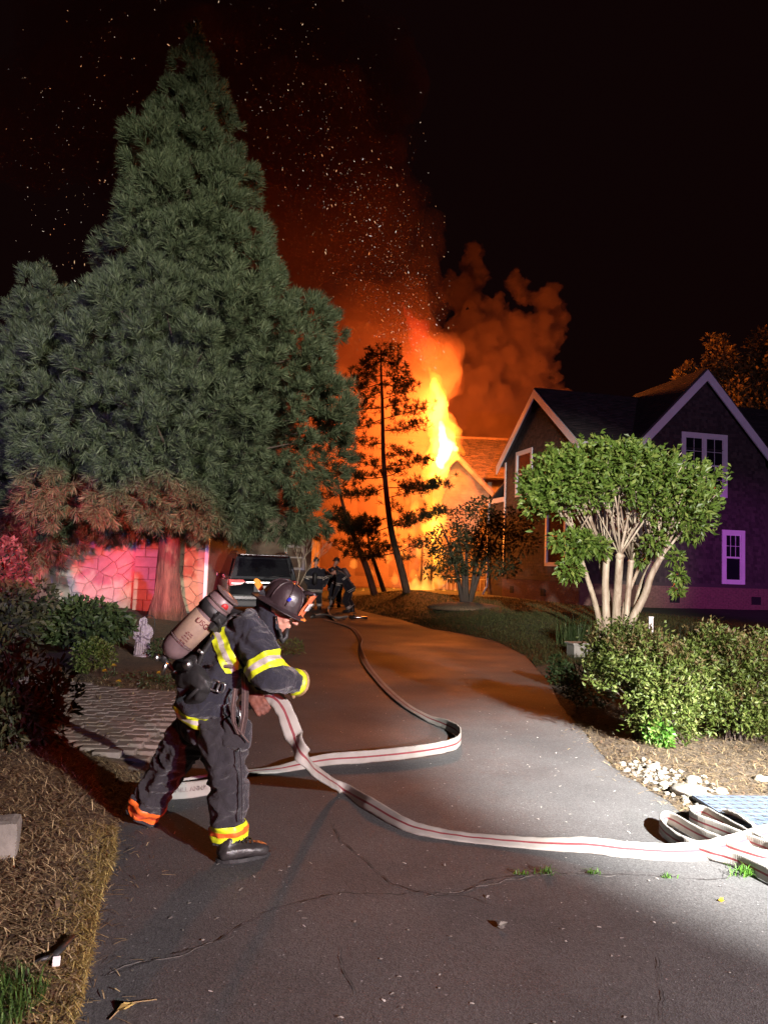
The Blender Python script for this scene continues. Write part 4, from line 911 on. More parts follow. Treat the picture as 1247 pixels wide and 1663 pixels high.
w = G(1068, 1212); leafy('weed', 'bright green broad leaved weed at the foot of the nearer bush', 'weed', w, [(w + Vector((0, 0, .10)), (.11, .09, .12)), (w + Vector((.05, -.03, .03)), (.07, .06, .05)), (w + Vector((-.05, 0, .17)), (.06, .06, .07))], 300, .052, .042, lush_leaf, updrift=-.2, lo=.2)
s_ = G(912, 1112); leafy('shrub', 'small green shrub in the shade beside the driveway edge', 'shrub', s_, [(s_ + Vector((0, 0, .14)), (.19, .17, .17)), (s_ + Vector((-.07, 0, .28)), (.09, .09, .13)), (s_ + Vector((.1, 0, .08)), (.12, .12, .1))], 900, .05, .03, mid_leaf, stemset(s_, [(s_ + Vector((0, 0, .2)), 1)], 4, .006, 1))
s_ = G(965, 1150); leafy('shrub', 'low dark shrub in the shadow left of the nearer bush', 'shrub', s_, [(s_ + Vector((0, .2, .22)), (.34, .3, .24))], 1300, .045, .022, dark_leaf)
# ornamental grass clump
gb_ = G(935, 1048); gr = thing('grass_clump', 'tall clump of strap leaved grass behind the grey box', 'grass clump', gb_)
o = blades('blade', [(RNG.normal(0, .16), RNG.normal(0, .12), 0) for _ in range(420)], .55, .014, .55, mid_leaf, None, .35); o.parent = gr; o['kind'] = 'stuff'; o.name = 'blade'
gb_ = G(1120, 1036); gr = thing('grass_clump', 'thin grass clump right of the white marker post', 'grass clump', gb_)
o = blades('blade', [(RNG.normal(0, .5), RNG.normal(0, .3), 0) for _ in range(300)], .35, .012, .8, dark_leaf, None, .4); o.parent = gr; o['kind'] = 'stuff'
# dark tree on its mulch mound before the burning house
tb = G(757, 984); DT = (tb - CO).dot(CF)
balls = []
rr = random.Random(13)
for (x, y, r) in ((730, 880, .75), (770, 850, .85), (800, 870, .8), (715, 905, .6), (760, 900, .85), (800, 910, .7), (830, 850, .7), (850, 880, .55), (780, 825, .5), (735, 925, .5), (700, 880, .4), (825, 920, .45), (860, 840, .35), (700, 930, .25)):
    balls.append((P(x, y, DT + rr.uniform(-.6, .6)), (r, r, r * .8)))
stems = []
for dx, ex in ((-.09, -26), (.02, 0), (.10, 22), (-.02, -10), (.06, 40)):
    stems.append(([tb + Vector((dx, 0, -.1)), P(757 + ex * .5 + dx * 20, 930, DT), P(757 + ex, 890, DT), P(757 + ex * 1.6, 850, DT)], [.085, .06, .04, .02]))
leafy('small_tree', 'low dark multi stemmed tree on a mulch mound before the burning house', 'tree', tb, balls, 5200, .12, .06, dark_leaf, stems, bark_dark, .3, .3, part='crown')
mb = MB(); v, f = ico(3); mb.add([Vector((p[0] * 1.25, p[1] * .9, max(-.05, p[2] * .20))) for p in v if True], f.tolist(), 0, True); o = mb.put('mulch_mound', mulch); o.location = G(757, 988); tag(o, kind='structure')
# far trees right of the roof, lit by the fire
for (lab, tx, top, bw, rows_) in (('tall narrow tree behind the right gable, lit orange', 1172, 552, 1.3, [(1168, 580, .9), (1175, 620, 1.1), (1180, 660, 1.2), (1185, 700, 1.3), (1160, 600, .6), (1190, 640, .8)]), ('broad tree at the right edge behind the house, lit orange', 1235, 548, 2, [(1235, 575, 1.2), (1228, 625, 1.6), (1245, 660, 2.0), (1240, 710, 2.2), (1262, 600, 1.6), (1215, 690, 1.4), (1225, 745, 1.8)]), ('low tree top showing over the roof ridge', 1118, 602, .5, [(1118, 608, .5), (1108, 616, .5), (1130, 618, .5)])):
    dd = 44; bb = P(tx, 940, dd); bb.z = H(bb.x, bb.y)
    balls = []
    rr = random.Random(int(tx))
    for (x, y, r) in rows_:
        r *= 1.25; balls.append((P(x, y, dd), (r * .8, r * .8, r * .9)))
        for _ in range(5): balls.append((P(x + rr.uniform(-1, 1) * r * 26, y + rr.uniform(-1, 1) * r * 26, dd + rr.uniform(-.8, .3) * r), (r * .36,) * 3))
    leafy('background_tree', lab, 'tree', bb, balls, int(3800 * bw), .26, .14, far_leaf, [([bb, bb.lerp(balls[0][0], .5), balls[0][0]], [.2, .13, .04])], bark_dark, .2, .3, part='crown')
# left bed
s_ = G(150, 1082); DL = (s_ - CO).dot(CF)
leafy('bush', 'wide broad leaved bush in front of the red lit stone wall', 'bush', s_, sub_balls(150, 1022, DL + .9, .50, .36, .5, 16, 3) + sub_balls(98, 1008, DL + 1.0, .45, .36, .45, 8, 4) + sub_balls(188, 1022, DL + 1.0, .24, .24, .3, 5, 7), 2600, .105, .062, mid_leaf, stemset(s_ + Vector((0, .9, 0)), [(P(150, 1020, DL + .9), 1)], 6, .012, 2), updrift=.1)
s_ = G(150, 1095); leafy('shrub', 'small pale fine leaved shrub below the broad leaved bush', 'shrub', s_, sub_balls(150, 1068, (s_ - CO).dot(CF), .24, .22, .22, 8, 5), 1500, .042, .022, nandina_leaf)
s_ = G(40, 1075); leafy('bush', 'dim leafy bush at the left edge behind the reddish one', 'bush', s_, sub_balls(20, 1000, (s_ - CO).dot(CF), .5, .48, .5, 10, 6), 1900, .10, .055, dark_leaf, updrift=.1)
s_ = G(20, 1040); leafy('shrub', 'purple leaved shrub at the left edge under the conifer', 'shrub', s_, sub_balls(8, 930, (s_ - CO).dot(CF), .27, .52, .4, 10, 8), 1500, .10, .05, purple_leaf, stemset(s_, sub_balls(8, 930, (s_ - CO).dot(CF), .27, .52, .4, 10, 8), 8, .012, 5))
s_ = G(45, 1215); DF = (s_ - CO).dot(CF)
leafy('bush', 'near reddish bush at the left edge beside the brick path', 'bush', s_, sub_balls(30, 1120, DF + .2, .42, .44, .45, 12, 9) + sub_balls(75, 1140, DF + .1, .18, .32, .22, 6, 10), 2300, .085, .030, dark_leaf, stemset(s_, sub_balls(35, 1120, DF, .4, .45, .4, 9, 9), 14, .008, 6), updrift=.3)
s_ = G(258, 1072); leafy('shrub', 'small leafy plant right of the garden statue', 'shrub', s_, [(s_ + Vector((0, 0, .14)), (.14, .12, .16)), (s_ + Vector((.1, 0, .08)), (.12, .12, .1))], 420, .045, .026, mid_leaf)
s_ = G(470, 1062); leafy('shrub', 'low tuft of pale weeds on the driveway edge beyond the near firefighter', 'shrub', s_, [(s_ + Vector((0, 0, .1)), (.25, .2, .14))], 420, .06, .012, nandina_leaf)
s_ = G(262, 1118); leafy('shrub', 'low sprawling plant at the edge of the bed by the firefighter', 'shrub', s_, [(s_ + Vector((0, 0, .06)), (.28, .2, .08)), (s_ + Vector((-.3, .4, .05)), (.3, .2, .07))], 420, .035, .014, mid_leaf)
# marigolds
yel = mat('yellow_petal', (.80, .50, .02), (.62, .34, .01), .6, 60); stem_g = mat('green_stem', (.04, .075, .02), None, .6)
def flower(px, py, hgt, label):
    b = G(px, py + 6); root = thing('flower', label, 'flower', b, 0, 'yellow flowers in the left bed')
    mb = MB(); mb.tube([(0, 0, 0), (.01, 0, hgt * .6), (0, -.01, hgt)], .004, 5); mb.put('stem', stem_g, root)
    mb = MB()
    for ring, (n, r, z, tl) in enumerate(((9, .038, 0, .1), (7, .028, .008, .5), (5, .016, .014, .9))):
        for i in range(n):
            a = 6.283 * (i + .5 * ring) / n; ca, sa = math.cos(a), math.sin(a); w = r * .55
            mb.add([(0, -.01, hgt + z), (ca * r * .7 - sa * w / 2, sa * r * .7 + ca * w / 2 - .01, hgt + z + r * tl * .6), (ca * r, sa * r - .01, hgt + z + r * tl * .5), (ca * r * .7 + sa * w / 2, sa * r * .7 - ca * w / 2 - .01, hgt + z + r * tl * .6)], [(0, 1, 2, 3)])
    mb.put('petals', yel, root)['kind'] = 'stuff'
    pts = RNG.normal(0, .03, (14, 3)); pts[:, 2] = np.abs(pts[:, 2]) * 1.2; put('leaves', leaves_mesh('leaves', pts, RNG.normal(size=(14, 3)) + np.array([0, 0, .5]), .05, .015), root, mid_leaf)['kind'] = 'stuff'
flower(170, 1098, .10, 'leftmost yellow flower in the bed below the pale shrub'); flower(185, 1093, .13, 'yellow flower just right of the leftmost one'); flower(193, 1113, .08, 'yellow flower nearest the brick path'); flower(258, 1104, .12, 'yellow flower beside the near firefighter')
# weeds in the crack
for i, (px, py, s, lab) in enumerate(((843, 1421, .030, 'tiny weed tuft at the left end of the driveway crack'), (886, 1421, .045, 'second weed tuft along the driveway crack'), (962, 1420, .035, 'weed tuft in the middle of the driveway crack'), (1084, 1427, .028, 'sparse weed tuft in the driveway crack below the folded hose'), (1212, 1424, .06, 'largest bright weed clump in the crack at the right edge'))):
    b = G(px, py); root = thing('weed_tuft', lab, 'weed', b, 0, 'weeds in the driveway crack')
    o = blades('blade', [(RNG.normal(0, s * .6), RNG.normal(0, s * .25), 0) for _ in range(24 if i < 4 else 70)], s, .005, 1.0, lush_leaf, None, .5); o.parent = root; o['kind'] = 'stuff'
# ================================================================== people
def cloth_mat(name, c1, c2, sc=7):
    t = NT(name); f = t.noise(sc, 5, .6); wv = t.noise(420, 2); col = t.ramp(f, [(.3, c2), (.7, c1)])
    h = t.mix(.12, t.noise(16, 4, .6, w=1.2), wv); t.bump(h, .85, .018); return t.done(col, .82, 0, .25, Sheen_Weight=.25)
coat_m = cloth_mat('turnout_coat_cloth', (.020, .020, .031), (.010, .010, .017))
pant_m = cloth_mat('turnout_trouser_cloth', (.029, .025, .029), (.014, .012, .016))
hi_yel = mat('lime_reflective', (.62, .72, .02), (.50, .58, .015), .45, 90, spec=.6); hi_sil = mat('silver_reflective', (.46, .42, .38), (.38, .34, .30), .4, 120)
hi_ora = mat('orange_reflective', (.85, .17, .03), (.70, .12, .02), .45, 60); hi_red = mat('red_reflective', (.62, .10, .035), (.5, .07, .03), .45, 60)
leather = mat('black_leather', (.030, .026, .026), (.014, .012, .012), .42, 18, .4, 40)
rubber = mat('black_rubber', (.022, .021, .022), (.012, .012, .012), .55, 12, .2, 40)
skin_m = mat('skin', (.58, .30, .22), (.48, .23, .165), .5, 20, .12, 120)
helm_m = mat('helmet_shell', (.045, .027, .030), (.016, .011, .013), .40, 9, .3, 30, spec=.6)
glove_m = mat('leather_glove', (.34, .22, .11), (.20, .12, .06), .75, 25, .3, 60)
glove_red = mat('worn_red_glove', (.20, .07, .045), (.10, .035, .025), .75, 25, .3, 60)
steel = mat('brushed_steel', (.75, .74, .74), (.55, .55, .55), .28, 30, metal=1.0)
tank_m = mat('composite_cylinder', (.20, .135, .135), (.09, .062, .066), .42, 5, .1, 60)
tank_lab = mat('cylinder_label', (.34, .24, .17), (.21, .145, .115), .55, 11)
strap_m = mat('webbing_strap', (.11, .072, .068), (.065, .042, .040), .8, 60, .3, 200)
white_pl = mat('white_plastic', (.78, .74, .72), (.65, .6, .6), .4, 30)
red_m = mat('red_print', (.55, .03, .03), None, .5); darkred = mat('dark_red_print', (.16, .02, .03), None, .6); blue_m = mat('blue_sticker', (.04, .06, .70), (.02, .03, .5), .4, 60)
shield_m = mat('orange_leather_shield', (.78, .20, .08), (.62, .13, .05), .55, 30, .2, 60)
ink = mat('dark_ink', (.03, .02, .02), None, .8); stencil = mat('stencil_ink', (.16, .12, .11), (.30, .25, .23), .9, 120)
def text_mesh(txt, size, M, depth=.0006):
    cu = bpy.data.curves.new('t', 'FONT'); cu.body = txt; cu.size = size; cu.align_x = 'CENTER'; cu.align_y = 'CENTER'; cu.extrude = depth
    o = bpy.data.objects.new('t', cu); COL.objects.link(o); me = evaluated(o); bpy.data.objects.remove(o); me.transform(M); return me
def folds(me, base, amp, seed):
    '''soft creases: ridged noise that runs across the limbs'''
    n = len(me.vertices); co = np.empty(n * 3, np.float32); no = np.empty(n * 3, np.float32); me.vertices.foreach_get('co', co); me.vertices.foreach_get('normal', no); co = co.reshape(-1, 3); no = no.reshape(-1, 3)
    for i in range(n):
        p = Vector(co[i]); a = noise.noise(Vector((p.x * 5 + seed, p.y * 5, p.z * 9))); q = Vector((p.x * 7 - p.z * 5 + a, p.y * 5, p.z * 11 + p.x * 4 + seed))
        r_ = 1 - abs(noise.noise(q)) * 2.2; r2 = 1 - abs(noise.noise(q * 2.1 + Vector((3, 1, 7)))) * 2.2
        co[i] += no[i] * amp * (max(-.6, r_) * .8 + max(-.6, r2) * .4 - .35)
    me.vertices.foreach_set('co', co.ravel()); me.update(); return me
def cut(me, planes):
    bm = bmesh.new(); bm.from_mesh(me)
    for co, no in planes: bmesh.ops.bisect_plane(bm, geom=bm.verts[:] + bm.edges[:] + bm.faces[:], dist=1e-5, plane_co=co, plane_no=no, clear_outer=True)
    bm.to_mesh(me); bm.free(); me.update(); return me
def band(me, c, ax, w, rmax, name, parent, mats, off=.004, stripes=(.34, .66)):
    """strip of the cloth surface round an axis, lifted off it; three stripes"""
    c = Vector(c); ax = Vector(ax).normalized(); bm = bmesh.new(); bm.from_mesh(me)
    bmesh.ops.delete(bm, geom=[f for f in bm.faces if abs((f.calc_center_median() - c).dot(ax)) > w / 2 + .05 or ((f.calc_center_median() - c) - ax * (f.calc_center_median() - c).dot(ax)).length > rmax], context='FACES')
    for s in (1, -1): bmesh.ops.bisect_plane(bm, geom=bm.verts[:] + bm.edges[:] + bm.faces[:], dist=1e-5, plane_co=c + ax * (s * w / 2), plane_no=ax * s, clear_outer=True)
    for s in stripes: bmesh.ops.bisect_plane(bm, geom=bm.verts[:] + bm.edges[:] + bm.faces[:], dist=1e-5, plane_co=c + ax * ((s - .5) * w), plane_no=ax)
    bm.normal_update()
    for f in bm.faces:
        t_ = (f.calc_center_median() - c).dot(ax) / w + .5; f.material_index = 1 if stripes and stripes[0] < t_ < stripes[1] else 0; f.smooth = True
    mv = [(v, v.normal.copy()) for v in bm.verts]
    for v, n in mv: v.co += n * off
    out = bpy.data.meshes.new(name); bm.to_mesh(out); bm.free(); return put(name, out, parent, mats)
def hand(M, side, mats, parent, curl=1.0, name='glove', s=1.0):
    """gloved hand: x along the fingers, z out of the back of the hand, thumb on side*y; M places it"""
    b = []
    def c(pts, r): b.extend([(M @ (Vector(p) * s), q * s) for p, q in chain(pts, r, .5)])
    c([(-.07, 0, 0), (-.02, 0, 0)], [.034, .036])
    for y in (-.026, 0, .026): c([(-.02, y * .8, 0), (.045, y, .004)], [.024, .021])
    for i, (y, l) in enumerate(((.033, .92), (.011, 1.0), (-.012, .95), (-.034, .76))):
        y *= side; a0 = R(28 * curl); p0 = Vector((.045, y, .006)); p1 = p0 + Vector((math.cos(a0), 0, -math.sin(a0))) * .040 * l
        a1 = R(28 * curl + 52 * curl); p2 = p1 + Vector((math.cos(a1), 0, -math.sin(a1))) * .030 * l; a2 = a1 + R(40 * curl); p3 = p2 + Vector((math.cos(a2), 0, -math.sin(a2))) * .022 * l
        c([p0, p1, p2, p3], [.0125, .0118, .0108, .0095])
    c([(-.025, side * .03, -.008), (.012, side * .058, -.030), (.040, side * .052, -.052), (.058, side * .036, -.062)], [.017, .0145, .013, .011])
    me = blob(name, b, .0058 * s, 2, .0016, 60, 2, 1); return put(name, me, parent, mats)
def axes(o, x, z):
    x = Vector(x).normalized(); z = Vector(z); z = (z - x * z.dot(x)).normalized(); y = z.cross(x); o = Vector(o)
    return Matrix(((x.x, y.x, z.x, o.x), (x.y, y.y, z.y, o.y), (x.z, y.z, z.z, o.z), (0, 0, 0, 1)))
def head_mesh(M, s=1.0, vox=.0055):
    """x forward, z up, origin at the middle of the head"""
    b = []
    def e(p, r): b.append((tuple(M @ (Vector(p) * s)), r * s))
    def ch(pts, r): b.extend([(tuple(M @ (Vector(p) * s)), q * s) for p, q in chain(pts, r, .45)])
    ch([(-.028, 0, .035), (.018, 0, .038)], [.078, .074]); ch([(-.02, 0, .0), (.03, 0, 0)], [.072, .066])
    ch([(.045, -.018, -.045), (.062, 0, -.085), (.045, .018, -.045)], [.044, .026, .044])              # jaw and chin
    ch([(.0, -.052, -.02), (.02, -.046, -.062), (.055, -.012, -.095)], [.020, .017, .015]); ch([(.0, .052, -.02), (.02, .046, -.062), (.055, .012, -.095)], [.020, .017, .015])
    ch([(.094, 0, .018), (.106, 0, -.008), (.116, 0, -.022)], [.009, .0115, .0135]); ch([(.100, -.012, -.024), (.100, .012, -.024)], [.0085, .0085])   # nose
    ch([(.080, -.038, .022), (.094, 0, .024), (.080, .038, .022)], [.014, .012, .014])                  # brow
    ch([(.070, -.042, -.020), (.066, -.044, -.030)], [.020, .018]); ch([(.070, .042, -.020), (.066, .044, -.030)], [.020, .018])   # cheeks
    ch([(.084, -.020, -.053), (.0945, 0, -.051), (.084, .020, -.053)], [.0065, .0085, .0065]); ch([(.082, -.018, -.064), (.092, 0, -.064), (.082, .018, -.064)], [.006, .0085, .006])  # lips
    for sg in (-1, 1): ch([(-.012, sg * .078, .020), (-.020, sg * .084, .004), (-.010, sg * .078, -.018), (-.004, sg * .075, -.002)], [.009, .010, .008, .007])   # ears
    ch([(-.02, 0, -.03), (-.035, 0, -.10), (-.06, 0, -.17)], [.060, .055, .058])                        # neck
    return b
def helmet(M, parent, detail=True, s=1.0):
    """x forward, z up, origin at the middle of the brim plane"""
    root = None; n = 40; MM = M @ Matrix.Scale(s, 4)
    prof = [(1.0, 0), (1.0, .018), (.985, .045), (.93, .075), (.82, .102), (.64, .123), (.40, .136), (.15, .141)]
    vs = []; fs = []
    for (r, z) in prof:
        for k in range(n):
            a = 6.28318 * k / n; rid = 1 + (.022 * max(0, math.cos(4 * a)) ** 6) * (1 if r > .2 else 0)
            vs.append(MM @ Vector((math.cos(a) * r * .128 * rid, math.sin(a) * r * .108 * rid, z * rid)))
    m = len(prof)
    for i in range(m - 1):
        for k in range(n): fs.append((i * n + k, i * n + (k + 1) % n, (i + 1) * n + (k + 1) % n, (i + 1) * n + k))
    fs.append(tuple((m - 1) * n + k for k in range(n))); mb = MB(); mb.add(vs, fs, 0, True); shell = mb.put('helmet', helm_m, parent)
    mb = MB(); vs = []; fs = []                         # brim: long behind, narrow at the sides, with a rolled rim
    for (f, dz) in ((.0, .004), (.5, -.002), (.93, -.010), (1.0, -.008), (1.0, -.014), (.93, -.017), (.5, -.009), (0, -.004)):
        for k in range(n):
            a = 6.28318 * k / n; ca = math.cos(a); ext = .030 + .016 * max(0, ca) ** 2 + .030 * max(0, -ca) ** 2; drop = -.020 * max(0, -ca) ** 2 * f - .004 * f
            vs.append(MM @ Vector((ca * (.126 + ext * f), math.sin(a) * (.106 + ext * f), dz + drop)))
    for i in range(7):
        for k in range(n): fs.append((i * n + k, i * n + (k + 1) % n, (i + 1) * n + (k + 1) % n, (i + 1) * n + k))
    mb.add(vs, fs, 0, True); mb.put('brim', helm_m, shell)
    if detail:
        for k in range(8):                                # raised combs of the shell
            a = 6.28318 * (k + .5) / 8 if k not in (0,) else .39; pts = []
            for (r, z) in prof[1:]: pts.append(MM @ Vector((math.cos(a) * r * .129, math.sin(a) * r * .109, z + .001)))
            mb = MB(); mb.tube(pts, [.0045] * 6 + [.003], 5); mb.put('comb', helm_m, shell)
    # front shield on its holder
    mb = MB(); pts = [(.0, -.036), (-.010, -.046), (.030, -.050), (.085, -.044), (.118, -.050), (.132, -.026), (.124, 0), (.132, .026), (.118, .050), (.085, .044), (.030, .050), (-.010, .046), (.0, .036), (-.014, 0)]
    q = [Vector((.140 + .010 * z / .13 - 5.5 * y * y, y, .012 + z)) for z, y in pts]; mb.prism([MM @ v for v in q], MM.to_3x3() @ Vector((.006, 0, .001))); sh_ = mb.put('front_shield', shield_m, shell)
    if detail:
        def plate(z0, z1, w, off, m_, nm):
            mb = MB(); q = [Vector((.147 + off + .010 * z / .13 - 5.5 * y * y, y, .012 + z)) for z, y in ((z0, -w), (z1, -w), (z1, w), (z0, w))]; mb.prism([MM @ v for v in q], MM.to_3x3() @ Vector((.003, 0, 0))); return mb.put(nm, m_, sh_)
        plate(.030, .078, .042, .007, white_pl, 'number_panel')
        Mt = MM @ Matrix.Translation((.147 + .0125 + .010 * .054 / .13 - .003, 0, .012 + .054)) @ Matrix(((0, 0, 1, 0), (1, 0, 0, 0), (0, 1, 0, 0), (0, 0, 0, 1)))
        put('lettering', text_mesh('18', .040, Mt), sh_, ink)
        mb = MB(); mb.tube([MM @ Vector(p) for p in ((.075, 0, .118), (.108, 0, .137), (.138, 0, .146), (.152, 0, .140))], [.011, .012, .010, .007], 8); mb.put('crest', helm_m, shell)   # front holder
        mb = MB(); Mx = axes(MM @ Vector((.052, -.103, .062)), MM.to_3x3() @ Vector((1, -.35, 0)), MM.to_3x3() @ Vector((-.1, -.9, .35))); mb.box((0, 0, 0), (.019, .021, .004), Mx.to_3x3(), bev=.003); o = mb.put('sticker', blue_m, shell); o.location = Mx.translation
    return shell

def firefighter(label, J, detail, facing, group=None):
    """J: named world points.  facing: horizontal direction the person looks"""
    base = (J['ankle_a'] + J['ankle_b']) / 2; base.z = H(base.x, base.y)
    root = thing('person', label, 'person', base, 0, group)
    inv = Matrix.Translation(-base)
    def L(v): return Vector(v) - base
    vox = .0095 if detail else .028; am = .010 if detail else .006
    Jl = {k: L(v) for k, v in J.items()}
    # body: one continuous figure (head, neck, trunk, limbs) under the clothes
    hM = axes(Jl['head'], J['look'], J['crown'])
    b = head_mesh(hM)
    for k in ('a', 'b'):
        b += chain([Jl['neck'], Jl['shoulder_' + k], Jl['elbow_' + k], Jl['wrist_' + k]], [.06, .058, .045, .032], .5)
        b += chain([Jl['pelvis'], Jl['hip_' + k], Jl['knee_' + k], Jl['ankle_' + k]], [.10, .085, .058, .042], .5)
    b += chain([Jl['neck'], Jl['chest'], Jl['pelvis']], [.06, .12, .12], .4)
    put('body', blob('body', b, .0062 if detail else .016, 2, .0, 1, 2, 1), root, skin_m)
    # trousers
    b = []
    for k in ('a', 'b'):
        h, kn, an = Jl['hip_' + k], Jl['knee_' + k], Jl['ankle_' + k]
        b += chain([h, h.lerp(kn, .5), kn, kn.lerp(an, .5), an, an + (an - kn) * .25], [.135, .125, .112, .106, .106, .106], .3)
    b += chain([Jl['pelvis'] + Vector((0, 0, .05)), Jl['hip_a'].lerp(Jl['hip_b'], .5)], [.16, .15], .3)
    me = folds(blob('trousers', b, vox, 3, am * .8, 5, 2, 1), base, .021 if detail else .012, 2.0)
    for k in ('a', 'b'):
        an = Jl['ankle_' + k]; d = (an - Jl['knee_' + k]).normalized()
    bm = bmesh.new(); bm.from_mesh(me)
    for k in ('a', 'b'):
        an = Jl['ankle_' + k]; d = (an - Jl['knee_' + k]).normalized(); end = an + d * .055
        fs = [f for f in bm.faces if (f.calc_center_median() - an).length < .30]; vs = list({v for f in fs for v in f.verts}); es = list({e for f in fs for e in f.edges})
        bmesh.ops.bisect_plane(bm, geom=vs + es + fs, dist=1e-5, plane_co=end, plane_no=d, clear_outer=True)
    bm.to_mesh(me); bm.free(); me.update(); tro = put('trousers', me, root, pant_m)
    for k in ('a', 'b'):
        an = Jl['ankle_' + k]; d = (an - Jl['knee_' + k]).normalized()
        band(me, an + d * .002, d, .078 if detail else .09, .2, 'reflective_band', tro, ([hi_ora if k == 'b' else hi_yel, hi_red if k == 'b' else hi_ora] if detail else [hi_sil, hi_sil]))
    # coat
    b = []
    side = (Jl['shoulder_a'] - Jl['shoulder_b']) * .5
    for s in (-.62, 0, .62):
        w = side * s; b += chain([Jl['pelvis'] + w * .9 + J['hem'], Jl['pelvis'] + w, Jl['pelvis'].lerp(Jl['chest'], .5) + w * 1.0, Jl['chest'] + w * 1.05, Jl['chest'].lerp(Jl['neck'], .55) + w * .8], [.165, .155, .145, .145, .105], .25)
    b += chain([Jl['chest'].lerp(Jl['neck'], .6), Jl['neck']], [.11, .085], .3)
    for k in ('a', 'b'):
        s, e, w = Jl['shoulder_' + k], Jl['elbow_' + k], Jl['wrist_' + k]
        b += chain([s, s.lerp(e, .5), e, e.lerp(w, .6), w], [.098, .098, .090, .080, .070], .25)
    me = folds(blob('coat', b, vox, 3, am * .8, 5, 2, 1), base, .018 if detail else .012, 9.0)
    dn = (Jl['pelvis'] - Jl['chest']).normalized(); hem_n = Vector(J.get('hem_n', dn))
    me = cut(me, [(Jl['pelvis'] + dn * .16 + J['hem'] * .5, hem_n)]) if True else me
    coat = put('coat', me, root, coat_m)
    for k in ('a', 'b'):
        s, e = Jl['shoulder_' + k], Jl['elbow_' + k]; d = (e - s).normalized()
        band(me, s.lerp(e, .80), d + J.get('band_tilt_' + k, Vector((0, 0, 0))), .082, .135, 'reflective_band', coat, [hi_yel, hi_sil] if detail else [hi_sil, ink])
    band(me, Jl['pelvis'] + dn * .10 + J['hem'] * .3, hem_n, .075, .5, 'reflective_band', coat, [hi_yel, hi_sil] if detail else [hi_sil, ink])
    if not detail: band(me, Jl['pelvis'].lerp(Jl['chest'], .8), dn, .06, .26, 'reflective_band', coat, [hi_sil, ink])
    # boots
    for k in ('a', 'b'):
        an = Jl['ankle_' + k]; hl, to = Jl['heel_' + k], Jl['toe_' + k]; f = (to - hl).normalized(); up = Vector((0, 0, 1)); up = (up - f * f.dot(up)).normalized(); ln = (to - hl).length
        sd = f.cross(up)
        b = chain([an, an.lerp(hl + f * .07 + up * .07, .7), hl + f * .05 + up * .055], [.070, .062, .048], .3)
        for s in (-.016, .016): b += chain([hl + f * .045 + up * .046 + sd * s, hl + f * (ln * .5) + up * .048 + sd * s, hl + f * (ln - .075) + up * .042 + sd * s * 1.3, hl + f * (ln - .045) + up * .036 + sd * s], [.044, .044, .040, .036], .3)
        me = blob('boot', b, .010 if detail else .02, 2, .003, 25, 2, 1); me = cut(me, [(hl + up * .016, -up)]); boot = put('boot', me, root, leather)
        mb = MB(); out = []
        for i in range(20):
            a = 6.28318 * i / 20; ca, sa = math.cos(a), math.sin(a); x = ln * .5 + ca * ln * .5; w = .050 + .006 * math.sin(x / ln * 5); out.append(hl + f * x + sd * (sa * w) + up * .0)
        mb.prism(out, up * .022); mb.put('sole', rubber, boot)
        if detail:
            for j in range(4):
                c = hl + f * (ln * .60 - j * .022) + up * (.088 + j * .004); mb = MB(); mb.tube([c + sd * -.035, c + up * .008 + f * .008, c + sd * .035], .0045, 5); mb.put('lace', rubber, boot)
    hM2 = axes(Jl['head'] + hM.to_3x3() @ Vector((-.004, 0, .024)), J['look'], J['crown'])
    helmet(hM2, root, detail, .90)
    return root, Jl, coat, hM, me

# ---- the near firefighter, bent forward hauling the hose
hl_a = G(350, 1402); to_a = G(440, 1388); hl_b = G(214, 1333); to_b = G(256, 1343)
hl_b.z += .05
JN = dict(head=P(455, 988, 4.02), neck=P(428, 1002, 4.06), chest=P(388, 1045, 4.10), pelvis=P(338, 1128, 4.12),
          shoulder_a=P(402, 1020, 3.94), elbow_a=P(437, 1098, 3.83), wrist_a=P(472, 1106, 3.96), shoulder_b=P(414, 1022, 4.26), elbow_b=P(432, 1092, 4.36), wrist_b=P(424, 1122, 4.22),
          hip_a=P(358, 1176, 4.02), knee_a=P(371, 1258, 3.97), ankle_a=P(373, 1345, 3.96), hip_b=P(322, 1176, 4.22), knee_b=P(276, 1244, 4.30), ankle_b=P(238, 1308, 4.36),
          heel_a=hl_a, toe_a=to_a, heel_b=hl_b, toe_b=to_b, look=CR * .86 - CU * .5 - CF * .20, crown=CR * .5 + CU * .86,
          hem=(CR * -.35 - CU * .9) * .02, hem_n=CR * -.30 - CU * .95)
near, JL, coat_o, HM, _ = firefighter('firefighter in dark turnout gear with an air cylinder, bending forward to haul the hose', JN, True, CR)
nb_ = near.location.copy()
def L(px, py, d): return P(px, py, d) - nb_
for e_ in (-1, 1):
    mb = MB(); v, f = ico(2); mb.add([HM @ (Vector((.083, e_ * .031, .002)) + Vector(p) * .0125) for p in v], f.tolist(), 0, True); mb.put('eye', white_pl, near)
band(coat_o.data, L(368, 1047, 3.98), (CR * .42 - CU * .9).cross(CF), .085, .155, 'reflective_band', coat_o, [hi_yel, hi_sil])
